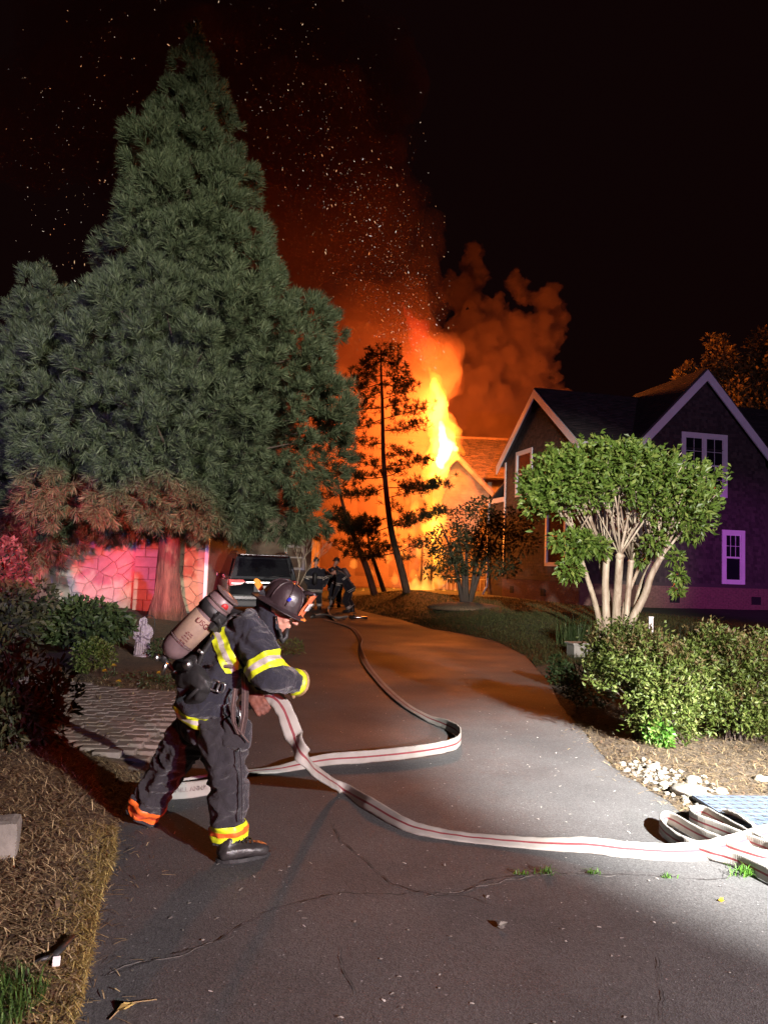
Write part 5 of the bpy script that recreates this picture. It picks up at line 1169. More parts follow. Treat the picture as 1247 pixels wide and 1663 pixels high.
# gloves: the far one grips the hose, the near one shows beyond its cuff
hand(axes(L(478, 1106, 4.00), CF * .75 + CR * .5 - CU * .25, CR * .85 + CU * .4 - CF * .3), -1, glove_m, near, 1.0, s=1.15)
mb = MB(); w_ = JL['wrist_a']; dv = (JL['wrist_a'] - JL['elbow_a']).normalized(); mb.tube([w_ + dv * .030, w_ + dv * .058], [.070, .066], 20); mb.put('glove_cuff', hi_yel, near)
mb = MB(); mb.tube([w_ + dv * .056, w_ + dv * .068, w_ + dv * .085], [.070, .072, .055], 20); mb.put('glove_cuff', glove_m, near)
hand(axes(L(416, 1136, 4.10), CR * .55 - CU * .62 - CF * .35, -CF * .85 + CU * .35), 1, glove_red, near, 1.15, s=1.0)
# chin strap and radio microphone, ear flap
mb = MB(); mb.tube([L(449, 1000, 3.94), L(452, 1018, 3.93), L(456, 1034, 3.95)], .010, 6, flat=.4); mb.put('chin_strap', rubber, near)
mb = MB(); mb.tube([L(453, 1022, 3.97), L(455, 1034, 3.97), L(459, 1042, 3.98), L(464, 1034, 3.98), L(467, 1020, 3.99)], [.013, .016, .016, .014, .010], 8); mb.put('microphone', rubber, near)
b = chain([L(438, 975, 4.03), L(440, 1000, 4.02), L(437, 1022, 4.02)], [.080, .085, .088], .3); put('neck_flap', blob('neck_flap', b, .010, 2, .006, 14, 3, 1), near, coat_m)
mb = MB(); q = [L(420 + 5 * math.cos(w_) * .86 + 12 * math.sin(w_) * .5, 950 - 5 * math.cos(w_) * .5 + 12 * math.sin(w_) * .86, 4.05) for w_ in [6.28318 * k / 18 for k in range(18)]]; mb.prism(q, CF * .02); mb.put('orange_tag', mat('orange_tag', (.85, .34, .05), (.7, .24, .03), .5, 40), near)
# ---- breathing apparatus
c0, c1 = L(277, 1058, 3.93), L(370, 967, 3.95); ax = (c1 - c0).normalized(); Lc = (c1 - c0).length; rad = .071
Mt = axes(c0, ax, -CF); Mt = Mt @ Matrix(((0, 0, 1, 0), (1, 0, 0, 0), (0, 1, 0, 0), (0, 0, 0, 1)))      # local z along the cylinder
mb = MB(); pr = [(.018, -.028), (.030, -.024), (.052, -.006), (.066, .018), (rad, .05), (rad, Lc * .5), (rad, Lc - .055), (.066, Lc - .026), (.052, Lc - .006), (.030, Lc + .008), (.008, Lc + .012)]
mb.lathe(pr, Mt, 36); tank = mb.put('air_cylinder', tank_m, near)
mb = MB(); mb.lathe([(rad + .0012, .09), (rad + .0022, .092), (rad + .0022, .255), (rad + .0012, .257)], Mt, 36); mb.put('label', tank_lab, tank)
mb = MB()
for z in (.075, .30, .345, .40): mb.lathe([(rad + .0005, z), (rad + .0028, z + .002), (rad + .0028, z + .009), (rad + .0005, z + .011)], Mt, 36)
mb.put('label_line', strap_m, tank)['kind'] = 'stuff'
mb = MB(); mb.lathe([(rad + .001, .275), (rad + .006, .278), (rad + .006, .325), (rad + .001, .328)], Mt, 36); mb.put('strap', rubber, near)
def on_tank(z, ang, lift=.0035, flip=0):    # frame on the tank skin: x along, y round, z out ; ang 0 faces the camera
    zl = ax; out = (-CF * math.cos(ang) + ax.cross(-CF) * math.sin(ang)).normalized(); M = axes(c0 + ax * z + out * (rad + lift), ax, out); return M
Mz = on_tank(.232, .25); me = text_mesh('USG', .040, Matrix.Rotation(R(-90), 4, 'Z')); me.transform(Mz); put('lettering', me, tank, darkred)
for k, (z, w) in enumerate(((.205, .05), (.195, .05), (.18, .04), (.165, .05), (.15, .045), (.135, .03))):
    me = text_mesh('AIR 4500' if k % 2 == 0 else 'PSI 30 MIN', .009, Matrix.Rotation(R(-90), 4, 'Z')); me.transform(on_tank(z - .05, .15)); put('lettering', me, tank, darkred)
Mz = on_tank(.365, .55); mb = MB(); mb.lathe([(.020, -.0045), (.020, -.001)], Mz @ Matrix.Translation((0, 0, -.003)), 14); mb.put('red_spot', red_m, tank)
Mz = on_tank(.345, -.45)
mb = MB(); mb.box((0, 0, 0), (.05, .062, .03), on_tank(.31, .75, .012).to_3x3(), bev=.008); o = mb.put('buckle', rubber, near); o.location = on_tank(.31, .75, .012).translation
mb = MB(); mb.box((0, 0, 0), (.034, .05, .034), on_tank(.255, .95, .014).to_3x3(), bev=.008); o = mb.put('buckle', rubber, near); o.location = on_tank(.255, .95, .014).translation
mb = MB(); mb.tube([on_tank(.315, .35, .008).translation, on_tank(.29, .9, .02).translation, on_tank(.25, 1.35, .03).translation], [.018, .02, .02], 8, flat=.6); mb.put('clamp', rubber, near)
# valve, gauge, hoses and frame
mb = MB(); mb.tube([c0 - ax * .02, c0 - ax * .065], [.019, .017], 12); mb.put('valve', rubber, near)
vp = c0 - ax * .052; mb = MB(); mb.tube([vp + CR * -.02, vp - CR * .045 + CU * .012], [.016, .021], 12); mb.put('valve_knob', steel, near)
mb = MB(); mb.tube([L(270, 1077, 3.92), L(264, 1094, 3.93)], [.012, .010], 10); mb.put('coupling', steel, near)
mb = MB(); mb.tube([c0 - ax * .05, L(285, 1092, 3.98), L(308, 1108, 3.96), L(318, 1090, 3.92), L(330, 1060, 3.92), L(352, 1028, 3.93), L(378, 1000, 3.95), L(395, 995, 3.97)], [.013] * 8, 8); mb.put('air_hose', rubber, near)
mb = MB(); g = L(306, 1078, 3.87); mb.tube([g, g - CF * .03], [.027, .027], 16); mb.put('gauge', rubber, near)
mb = MB(); mb.tube([g - CF * .030, g - CF * .033], [.021, .021], 16); mb.put('gauge_face', steel, near)
mb = MB(); mb.tube([L(322, 1056, 3.90), L(331, 1062, 3.90)], [.010, .010], 8); mb.put('coupling', steel, near)
b = chain([L(300, 1105, 3.95), L(318, 1098, 3.90), L(332, 1110, 3.88), L(325, 1128, 3.90), L(308, 1136, 3.95)], [.055, .062, .055, .05, .04], .3) + chain([L(290, 1080, 4.0), L(318, 1076, 3.95)], [.04, .05]); put('regulator_pouch', blob('regulator_pouch', b, .009, 2, .005, 15, 3, 1), near, rubber)
b = chain([L(293, 1092, 4.05), L(352, 1020, 4.05)], [.05, .055], .3) + chain([L(306, 1100, 4.15), L(372, 1020, 4.15)], [.05, .055], .3); put('back_frame', blob('back_frame', b, .010, 2), near, rubber)
mb = MB(); mb.tube([L(335, 1108, 3.86), L(318, 1122, 3.84), L(301, 1137, 3.86)], [.011, .012, .011], 8); mb.put('hose_stub', rubber, near)
mb = MB(); mb.tube([L(335, 1083, 3.90), L(352, 1082, 3.88), L(374, 1082, 3.87), L(384, 1086, 3.93)], .011, 6, flat=.35, up=-CF); mb.put('waist_strap', strap_m, near)
mb = MB(); mb.tube([L(318, 1112, 3.94), L(345, 1118, 3.90), L(370, 1122, 3.93), L(392, 1120, 4.02)], .018, 8, flat=.3, up=-CF); mb.put('belt', strap_m, near)
def ring_buckle(c, w, h, ang):
    M = axes(c, CR * math.cos(ang) + CU * math.sin(ang), -CF); pts = [M @ Vector((w * math.copysign(abs(math.cos(a)) ** .5, math.cos(a)), h * math.copysign(abs(math.sin(a)) ** .5, math.sin(a)), 0)) for a in [6.28318 * k / 20 for k in range(21)]]
    mb = MB(); mb.tube(pts, .0055, 6, cap=False); return mb.put('belt_buckle', steel, near)
ring_buckle(L(349, 1113, 3.872), .020, .026, -.35); ring_buckle(L(359, 1117, 3.868), .017, .024, -.35)
def strap(pxs, w, name='hanging_strap', m=strap_m):
    mb = MB(); pts = [L(*p) for p in pxs]; s = CR * .92 - CU * .15 - CF * .3; out = []
    dense = []
    for a, b_ in zip(pts, pts[1:]):
        for k in range(5): dense.append(a.lerp(b_, k / 5))
    dense.append(pts[-1])
    for i in range(len(dense) - 1):
        a, b_ = dense[i], dense[i + 1]
        for (u0, u1, mm, lift) in ((-.5, -.06, 0, 0), (-.06, .06, 1, .0015), (.06, .5, 0, 0)):
            o_ = -CF * lift; mb.quad(a + s * w * u0 + o_, a + s * w * u1 + o_, b_ + s * w * u1 + o_, b_ + s * w * u0 + o_, mm)
    o = mb.put(name, [m, mat('strap_stitch', (.30, .20, .18), None, .8)], near); md = o.modifiers.new('t', 'SOLIDIFY'); md.thickness = .004; return o
strap([(397, 1094, 3.90), (399, 1125, 3.86), (398, 1160, 3.85), (392, 1192, 3.86)], .038)
strap([(383, 1118, 3.88), (379, 1148, 3.86), (380, 1172, 3.85), (388, 1192, 3.86)], .026)
strap([(380, 1176, 3.86), (392, 1190, 3.85), (404, 1205, 3.86)], .012)
mb = MB(); mb.tube([L(387, 1148, 3.845), L(391, 1165, 3.84), L(388, 1180, 3.845)], .005, 6); mb.put('snap_hook', steel, near)
b = chain([L(372, 1200, 3.92), L(396, 1206, 3.92), L(396, 1180, 3.92), L(376, 1178, 3.92)], [.055, .05, .05, .055], .3); put('trouser_pocket', blob('trouser_pocket', b, .010, 2, .006, 12, 3, 1), near, pant_m)
mb = MB(); mb.tube([L(390, 1215, 3.868), L(393, 1260, 3.862), L(394, 1300, 3.858), L(394, 1335, 3.858)], .004, 5); mb.put('seam', pant_m, near)
# shoulder strap of the pack, pale collar tab
mb = MB(); mb.tube([L(352, 1010, 4.0), L(380, 992, 3.96), L(398, 1000, 3.93), L(396, 1040, 3.90), L(385, 1085, 3.92)], .020, 8, flat=.25, up=-CF); mb.put('shoulder_strap', rubber, near)
mb = MB(); mb.tube([L(382, 1000, 3.92), L(392, 1001, 3.90), L(402, 999, 3.92)], [.004, .006, .004], 6); mb.put('collar_tab', steel, near)

# ---- two far firefighters where the hose ends
DFa = 25.6
def far_joints(px, d, look, crown, hem, hem_n, zig=0):
    J = {k: P(x, y, d + dz) for k, (x, y, dz) in px.items()}
    for k in ('a', 'b'):
        an = J['ankle_' + k]; g = H(an.x, an.y); fl = Vector(look); fl.z = 0; fl.normalize(); J['ankle_' + k] = Vector((an.x, an.y, g + .16)); J['heel_' + k] = Vector((an.x, an.y, g + .002)) - fl * .09; J['toe_' + k] = Vector((an.x, an.y, g + .002)) + fl * .20
    J.update(look=look, crown=crown, hem=hem, hem_n=hem_n); return J
st = far_joints(dict(head=(514, 912, 0), neck=(514, 922, 0), chest=(513, 933, 0), pelvis=(512, 953, 0), shoulder_a=(503, 927, .02), shoulder_b=(525, 927, .02), elbow_a=(497, 941, -.05), elbow_b=(531, 941, -.05), wrist_a=(502, 951, .22), wrist_b=(526, 951, .22), hip_a=(507, 958, 0), hip_b=(517, 958, 0), knee_a=(506, 972, 0), knee_b=(518, 972, .1), ankle_a=(506, 986, 0), ankle_b=(518, 986, .1)), DFa, Vector((.25, 1, -.1)), Vector((0, 0, 1)), Vector((0, 0, -.10)), Vector((0, 0, -1)))
f1, j1, c1_, _, _ = firefighter('firefighter standing upright with his back to the camera beside the parked car', st, False, None)
be = far_joints(dict(head=(541, 928, 0), neck=(548, 929, 0), chest=(556, 936, 0), pelvis=(567, 953, 0), shoulder_a=(551, 935, -.2), shoulder_b=(553, 933, .2), elbow_a=(549, 952, -.22), elbow_b=(541, 950, .2), wrist_a=(543, 967, -.1), wrist_b=(537, 966, .1), hip_a=(567, 958, -.1), hip_b=(567, 958, .12), knee_a=(560, 975, -.15), knee_b=(566, 975, .15), ankle_a=(566, 992, -.15), ankle_b=(572, 990, .15)), DFa - .6, Vector((-1, .1, -.75)), Vector((-.6, 0, .8)), Vector((.06, 0, -.08)), Vector((.5, 0, -.85)))
f2, j2, c2_, _, _ = firefighter('firefighter bent double over the far hose coupling', be, False, None)
st3 = {k: (v + Vector((.60, 1.1, .03)) if isinstance(v, Vector) and k not in ('look', 'crown', 'hem', 'hem_n') else v) for k, v in st.items()}; st3['look'] = Vector((.6, .8, -.25))
f3, j3, _, _, _ = firefighter('firefighter standing in the dark behind the one bent double, mostly hidden', st3, False, None)
for root, j, lk in ((f1, j1, Vector((.1, 1, -.3))), (f3, j3, Vector((.3, .9, -.3))), (f2, j2, Vector((-.35, 0, -1)))):
    for k, sd in (('a', 1), ('b', -1)): hand(axes(j['wrist_' + k] + lk.normalized() * .07, lk, CF * -1), sd, rubber, root, .7)
mb = MB(); a = j2['pelvis'].lerp(j2['chest'], .25) + Vector((.05, 0, .24)); b_ = j2['chest'] + Vector((.05, 0, .24)); d_ = (b_ - a).normalized(); mb.tube([a - d_ * .02, a, a + (b_ - a) * .5, b_, b_ + d_ * .03], [.03, .075, .075, .075, .03], 14); mb.put('air_cylinder', tank_m, f2)
mb = MB(); a = j1['pelvis'] + Vector((0, -.24, .08)); mb.tube([a, a + UPZ * .04, a + UPZ * .36, a + UPZ * .40], [.03, .075, .075, .03], 14); mb.put('air_cylinder', rubber, f1)
# ================================================================== hoses
def stripe_mats(name):
    t = NT(name); f = t.noise(5, 4); wv = t.node('ShaderNodeTexWave', bands_direction='X'); wv.inputs['Scale'].default_value = 60; wv.inputs['Distortion'].default_value = 1.5; t.link(t.co, wv.inputs['Vector'])
    col = t.ramp(f, [(.3, (.25, .232, .205)), (.7, (.355, .335, .305))]); t.bump(t.mix(.5, t.noise(18, 3), wv.outputs['Fac']), .35, .004); jacket = t.done(col, .75, 0, .25)
    return [jacket, mat('hose_red_line', (.20, .028, .036), (.14, .022, .028), .75, 30)]
HM_ = stripe_mats('hose_jacket')
def spline(pts, n=14):
    """Catmull-Rom through (Vector, roll, width) samples"""
    out = []
    for i in range(len(pts) - 1):
        p0 = pts[max(i - 1, 0)]; p1 = pts[i]; p2 = pts[i + 1]; p3 = pts[min(i + 2, len(pts) - 1)]
        for k in range(n):
            t = k / n; f = lambda a, b, c, d: .5 * ((2 * b) + (c - a) * t + (2 * a - 5 * b + 4 * c - d) * t * t + (3 * b - a - 3 * c + d) * t ** 3)
            out.append((Vector([f(p0[0][j], p1[0][j], p2[0][j], p3[0][j]) for j in range(3)]), f(p0[1], p1[1], p2[1], p3[1]), f(p0[2], p1[2], p2[2], p3[2])))
    out.append(pts[-1]); return out
def hose(label, pts, thick=.016, n=14, group=None, wob=.0):
    """flat woven hose. roll 0: lying flat, 90: standing on its edge. red line along the middle of both faces"""
    sp = spline(pts, n); ks = [(-.5, 0), (-.47, .36), (-.36, .5), (-.2, .5), (-.07, .52), (.07, .52), (.2, .5), (.36, .5), (.47, .36), (.5, 0), (.47, -.36), (.36, -.5), (.07, -.52), (-.07, -.52), (-.36, -.5), (-.47, -.36)]
    V = []; F = []; Mi = []; m = len(ks)
    for i, (p, roll, w) in enumerate(sp):
        t = (sp[min(i + 1, len(sp) - 1)][0] - sp[max(i - 1, 0)][0]).normalized(); s0 = t.cross(UPZ); s0 = s0.normalized() if s0.length > .05 else t.cross(CF).normalized(); u0 = s0.cross(t)
        a = R(roll); s = s0 * math.cos(a) + u0 * math.sin(a); u = u0 * math.cos(a) - s0 * math.sin(a)
        ww = w * .88 * (1 + wob * noise.noise(Vector((i * .35, 1.7, 0)))); off = u * (wob * .05 * noise.noise(Vector((i * .25, 9, 0))))
        for (x, y) in ks: V.append(p + s * (x * ww) + u * (y * thick) + off)
    for i in range(len(sp) - 1):
        for k in range(m): F.append((i * m + k, i * m + (k + 1) % m, (i + 1) * m + (k + 1) % m, (i + 1) * m + k)); Mi.append(1 if k in (4, 12) else 0)
    me = raw_mesh('fire_hose', V, F, True); me.polygons.foreach_set('material_index', Mi)
    o = put('fire_hose', me, None, HM_); return tag(o, label, 'hose', group)
g = lambda x, y, z, roll, w: (G(x, y) + UPZ * z, roll, w)
a = lambda x, y, d, roll, w: (P(x, y, d), roll, w)
HG = 'canvas fire hoses with a red line'
hose('fire hose running from the near firefighter\'s hands across the asphalt to the right edge', [
    a(390, 1150, 4.20, -60, .09), a(412, 1138, 4.16, -70, .095), a(440, 1131, 4.10, -78, .10), a(460, 1150, 4.08, -80, .105), a(478, 1195, 4.07, -78, .108), a(503, 1243, 4.08, -70, .108), g(548, 1288, .045, -58, .105), g(600, 1316, .035, -45, .10), g(662, 1348, .025, -30, .098),
    g(730, 1362, .018, -22, .095), g(800, 1370, .018, -24, .095), g(880, 1378, .024, -30, .10), g(958, 1385, .04, -48, .105), g(1020, 1391, .035, -38, .11), g(1100, 1395, .035, -40, .12), g(1160, 1391, .04, -44, .125), g(1210, 1380, .05, -42, .125), g(1262, 1366, .055, -40, .12), g(1330, 1346, .05, -30, .12)], n=12, group=HG, wob=.10)
hose('fire hose looping from the far coupling round a sharp bend back to the near firefighter', [
    g(528, 1008, .02, -6, .11), g(548, 1013, .02, -5, .11), g(572, 1022, .025, -12, .11), g(585, 1040, .03, -30, .11), g(584, 1056, .04, -55, .11), g(592, 1078, .025, -15, .11), g(615, 1108, .018, -5, .11), g(650, 1142, .018, -5, .11), g(690, 1168, .024, -14, .11), g(722, 1184, .045, -62, .11), g(741, 1196, .058, -86, .115), g(747, 1206, .060, -90, .115), g(741, 1218, .060, -90, .115), g(715, 1226, .058, -92, .11), g(660, 1234, .055, -94, .11), g(590, 1240, .05, -98, .105), g(535, 1243, .045, -104, .10), g(490, 1249, .035, -122, .09), g(455, 1254, .022, -148, .08), g(420, 1257, .018, -165, .08), g(380, 1262, .02, -155, .085), g(340, 1272, .026, -130, .09), g(316, 1278, .03, -115, .09), g(290, 1284, .034, -105, .09)], n=10, group=HG, wob=.08)
h3 = hose('thick hose end with stencilled letters lying under the firefighter\'s legs', [g(372, 1284, .045, 70, .115), g(340, 1290, .045, 72, .115), g(305, 1296, .048, 76, .12), g(272, 1298, .05, 80, .12), g(240, 1296, .05, 82, .12)], thick=.022, n=8, group=HG); h3.data.materials[1] = HM_[0]
Mh = axes(G(312, 1295) + UPZ * .058 - CF * .018, (G(345, 1290) - G(290, 1296)), -CF * .9 + UPZ * .35); me = text_mesh('MILL ANNA', .040, Mh, .0008); put('lettering', me, h3, stencil)
# folded lengths at the right edge: on edge, in tight bends
def zig(label, pix, z, w, thick=.015):
    return hose(label, [(G(x, y) + UPZ * z, 90, w) for x, y in pix], thick, 12, HG, .05)
zig('folded hose standing on edge in zigzag bends at the right edge of the asphalt', [(1275, 1452), (1200, 1414), (1150, 1398), (1110, 1384), (1084, 1368), (1072, 1352), (1078, 1341), (1094, 1345), (1130, 1366), (1175, 1386), (1215, 1400), (1245, 1408), (1262, 1404), (1255, 1396), (1215, 1380), (1170, 1361), (1135, 1347), (1121, 1339), (1125, 1332), (1143, 1332), (1170, 1347), (1210, 1370), (1250, 1390), (1280, 1400)], .048, .092)
hose('short flat hose length lying over the blue grid', [g(1180, 1333, .045, 35, .12), g(1195, 1338, .05, 35, .12), g(1220, 1352, .05, 30, .12), g(1240, 1362, .03, 20, .12), g(1262, 1378, .02, 12, .12)], group=HG, wob=.1)
for k, (dx, dy) in enumerate(((0, 0), (18, -9), (36, -18))):
    hose(['lowest flat hose length fanned out at the right edge', 'middle flat hose length fanned out at the right edge', 'topmost flat hose length fanned out at the right edge'][k], [g(1178 + dx, 1398 + dy * .4, .012 + .006 * k, 8, .10), g(1215 + dx, 1410 + dy * .6, .012 + .006 * k, 8, .10), g(1262 + dx, 1428 + dy, .012 + .006 * k, 8, .10)], n=6, group=HG)
# coils and coupling beside the far firefighters
for lab, pts in (('pale hose bundle lying at the feet of the far firefighters', [(508, 1004), (520, 1002), (535, 1004), (548, 1007), (562, 1006)]), ('slack hose hanging from the hands of the bending firefighter', [])):
    if pts: hose(lab, [g(x, y, .06, 30, .17) for x, y in pts], .05, 6, HG, .3)
hose('slack hose hanging from the hands of the bending firefighter', [a(540, 970, 25.0, 70, .1), a(537, 980, 24.9, 60, .1), a(533, 990, 24.7, 50, .1), g(536, 1001, .05, 20, .1), g(545, 1010, .03, 10, .1)], n=6, group=HG)
nz = thing('nozzle', 'dark hose nozzle lying on the asphalt beside the hose bundle', 'nozzle', G(572, 1006))
mb = MB(); mb.tube([(-.1, 0, .06), (.15, .02, .06), (.2, .02, .06), (.42, .03, .06)], [.05, .05, .035, .045], 12); mb.put('barrel', steel, nz); mb = MB(); mb.tube([(.05, 0, .06), (.03, -.02, .16), (.10, -.02, .19)], .018, 8); mb.put('handle', rubber, nz)

# ================================================================== parked car, seen from behind under the conifer
def suv():
    o = G(418, 1002); o = Vector((P(432, 960, 21.0).x, 20.7, 0)); root = thing('parked_car', 'dark grey sport utility vehicle parked with its rear towards the camera under the conifer', 'car', o, R(17))
    paint = mat('dark_grey_paint', (.030, .031, .034), (.024, .025, .028), .25, 3, spec=.7, Coat_Weight=.6, Coat_Roughness=.08); trim = rubber
    # body as cross-sections along y (0 = rear) of half width / heights, rounded
    W2 = .94
    secs = [(0.0, .90, .42, 1.02), (.05, .925, .36, 1.06), (.25, .94, .34, 1.08), (1.2, .95, .30, 1.06), (3.6, .95, .30, 1.02), (4.35, .90, .34, .98), (4.65, .78, .42, .84)]
    def ringv(y, w, z0, z1, n=6):
        pts = []; rr_ = .10
        for cx, cz, a0 in ((w - rr_, z1 - rr_, 0), (-w + rr_, z1 - rr_, 90), (-w + rr_, z0 + rr_, 180), (w - rr_, z0 + rr_, 270)):
            for k in range(n): a_ = R(a0 + 90 * k / (n - 1)); pts.append(Vector((cx + rr_ * math.cos(a_), y, cz + rr_ * math.sin(a_))))
        return pts
    mb = MB(); R_ = [ringv(*s) for s in secs]; n = len(R_[0]); vs = [v for r in R_ for v in r]; fs = [(i * n + k, i * n + (k + 1) % n, (i + 1) * n + (k + 1) % n, (i + 1) * n + k) for i in range(len(R_) - 1) for k in range(n)] + [tuple(range(n)), tuple(range((len(R_) - 1) * n, len(R_) * n))[::-1]]
    mb.add(vs, fs, 0, True); body = mb.put('body', paint, root)
    # cabin
    cab = [(.10, .80, 1.06, .10), (.30, .74, 1.62, .2), (.55, .72, 1.70, 0), (2.2, .72, 1.70, 0), (2.75, .70, 1.62, 0), (3.45, .80, 1.04, 0)]
    mb = MB(); prof = [(.04, 1.02), (.16, 1.35), (.34, 1.64), (.55, 1.71), (2.2, 1.71), (2.7, 1.62), (3.45, 1.00)]; vs = []; 
    for sx in (-1, 1):
        for (y, z) in prof: vs.append(Vector((sx * (.90 - .18 * (z - 1.0) / .7), y, z)))
    m = len(prof); fs = [(i, i + 1, m + i + 1, m + i) for i in range(m - 1)] + [tuple(range(m)), tuple(range(m, 2 * m))[::-1]]; mb.add(vs, fs)
    cabin = mb.put('cabin', paint, root); md = cabin.modifiers.new('b', 'BEVEL'); md.width = .05; md.segments = 3
    gl = mat('tinted_car_glass', (.010, .010, .012), (.008, .008, .01), .06, 2, spec=.9)
    mb = MB(); q = [(-.72, .085, 1.12), (.72, .085, 1.12), (.64, .30, 1.585), (-.64, .30, 1.585)]; mb.prism([Vector(p) + Vector((0, -.035, .01)) for p in q], (0, -.012, 0)); mb.put('rear_window', gl, root)
    for sx in (-1, 1):
        mb = MB(); q = [(.886, .45, 1.10), (.886, 2.9, 1.10), (.765, 2.45, 1.58), (.765, .75, 1.60)]; mb.prism([Vector((sx * p[0] * 1.004, p[1], p[2])) for p in q], (sx * .012, 0, 0)); mb.put('side_window', gl, root)
        mb = MB(); mb.prism([Vector((sx * x, y, z)) for x, y, z in ((.95, .16, 1.02), (.93, -.018, 1.03), (.56, -.035, 1.035), (.50, -.035, .98), (.62, -.032, .90), (.90, -.014, .87), (.955, .12, .90))], (0, -.015, .0)); tl = mb.put('tail_light', mat('tail_light_red', (.55, .03, .03), (.4, .02, .02), .2, 6, spec=.8), root)
        mb = MB(); mb.box((sx * .72, -.055, .935), (.30, .012, .035)); mb.put('reversing_lens', white_pl, tl)
        for y in (.85, 3.7):
            mb = MB(); M = Matrix.Translation((sx * .80, y, .36)) @ Matrix.Rotation(R(90 * sx), 4, 'Y'); mb.lathe([(.22, -.06), (.33, -.11), (.36, -.06), (.36, .10), (.33, .15), (.24, .155)], M, 28); wh = mb.put('wheel', rubber, root)
            mb = MB(); mb.lathe([(.02, .15), (.23, .16), (.235, .12)], M, 20); mb.put('rim', steel, wh)
        mb = MB(); mb.tube([(sx * .66, .6, 1.76), (sx * .67, .75, 1.79), (sx * .67, 2.1, 1.79), (sx * .66, 2.3, 1.75)], .02, 6); mb.put('roof_rail', steel, root)
        mb = MB(); mb.box((sx * 1.03, 2.95, 1.12), (.17, .10, .14), bev=.03); mb.put('mirror', paint, root)
        mb = MB(); mb.box((sx * .66, -.035, .47), (.36, .03, .05), bev=.01); mb.put('reflector', red_m, root)
    mb = MB(); mb.box((0, -.045, .56), (1.86, .16, .17), bev=.05); mb.put('bumper', paint, root)
    mb = MB(); mb.box((0, -.02, .40), (1.70, .14, .18), bev=.04); mb.put('lower_bumper', trim, root)
    mb = MB(); mb.box((0, -.04, .965), (.98, .03, .05), bev=.01); mb.put('chrome_bar', steel, root)
    mb = MB(); mb.box((0, -.028, .80), (.54, .02, .19), bev=.01); mb.put('plate_recess', trim, root)
    mb = MB(); mb.box((0, -.045, .80), (.31, .008, .155), bev=.004); pl_ = mb.put('number_plate', mat('plate', (.42, .40, .40), (.32, .3, .3), .5, 8), root)
    Mq = Matrix.Translation((0, -.0505, .80)) @ Matrix.Rotation(R(90), 4, 'X'); put('lettering', text_mesh('4 M 62', .09, Mq), pl_, ink)
    mb = MB(); mb.box((0, .20, 1.70), (1.30, .26, .03), bev=.01); mb.put('spoiler', paint, root)
    mb = MB(); mb.tube([(0, -.05, 1.10), (.28, -.03, 1.14), (.52, .0, 1.17)], .010, 6); mb.put('wiper', trim, root)
    return root
suv()
# stake with an orange reflector near the car, box beyond
bx = thing('storage_box', 'small orange lit box beside the corner of the stone house', 'box', G(352, 985)); mb = MB(); mb.box((0, 0, .35), (.6, .5, .6), bev=.03); mb.put('box', siding, bx); mb = MB(); mb.box((0, 0, .67), (.66, .56, .05), bev=.015); mb.put('lid', siding, bx)
# thin bare sapling lit by the fire right of the car
sp = P(478, 990, 20); sp.z = H(sp.x, sp.y); sapl = thing('sapling', 'thin pale bare sapling lit orange beside the parked car', 'tree', sp)
mb = MB(); rr = random.Random(2)
def twig(p, d, ln, r, k):
    q = p + d * ln; mb.tube([p, p.lerp(q, .5) + Vector((rr.uniform(-.02, .02), 0, 0)), q], [r, r * .8, r * .6], 5)
    if k:
        for _ in range(3 if k > 1 else 2): twig(q, (d + Vector((rr.uniform(-.55, .55), rr.uniform(-.4, .4), rr.uniform(0, .3)))).normalized(), ln * rr.uniform(.6, .8), r * .6, k - 1)
twig(Vector((0, 0, 0)), Vector((.03, 0, 1)), .78, .025, 4); o = mb.put('branches', bark_pale, sapl); o['kind'] = 'stuff'

# ================================================================== garden statue: hooded monk holding a bowl
sb = G(231, 1066); stt = thing('statue', 'pale garden statue of a hooded robed monk standing in the left bed', 'statue', sb)
stone_st = mat('cast_stone', (.33, .27, .30), (.21, .175, .195), .85, 16, .5, 50)
b = []
def cs(pts, r): b.extend([(tuple(p), q) for p, q in chain([Vector(v) for v in pts], r, .35)])
for x in (-.05, 0, .05): cs([(x * 1.3, 0, .0), (x * 1.1, 0, .18), (x, 0, .36), (x * .9, .0, .42)], [.072, .060, .062, .055])
cs([(0, .01, .42), (0, .0, .46)], [.062, .05]); cs([(0, .012, .50), (0, .010, .525)], [.050, .042])
cs([(.0, -.026, .487)], [.034]) if False else b.append(((0, -.018, .493), .034))
cs([(0, -.050, .490), (0, -.054, .482)], [.007, .009])
for sx in (-1, 1):
    cs([(sx * .085, 0, .405), (sx * .118, -.01, .33), (sx * .098, -.055, .275)], [.040, .038, .040]); cs([(sx * .098, -.055, .275), (sx * .055, -.085, .285)], [.030, .018])
    cs([(sx * .042, -.02, .53), (sx * .050, -.035, .49), (sx * .040, -.045, .45)], [.014, .014, .016])
for k in range(5): cs([(-.07 + k * .035, -.062, .02), (-.06 + k * .03, -.062, .20)], [.014, .010])
cs([(0, -.062, .44), (0, -.072, .34), (0, -.070, .22)], [.020, .022, .020]); cs([(-.075, -.03, .235), (0, -.075, .225), (.075, -.03, .235)], [.012, .013, .012])
put('figure', blob('figure', b, .0065, 2, .004, 40, 2, 1), stt, stone_st)
mb = MB(); mb.lathe([(.02, 0), (.045, .012), (.052, .03), (.044, .03), (.03, .016)], Matrix.Translation((0, -.095, .28)), 16); mb.put('bowl', stone_st, stt)
mb = MB(); mb.lathe([(.13, -.03), (.13, .02), (.115, .03)], Matrix.Identity(4), 20); mb.put('base', stone_st, stt)
hk = thing('plant_hook', 'thin black curved metal hook standing behind the statue', 'garden hook', G(243, 1058))
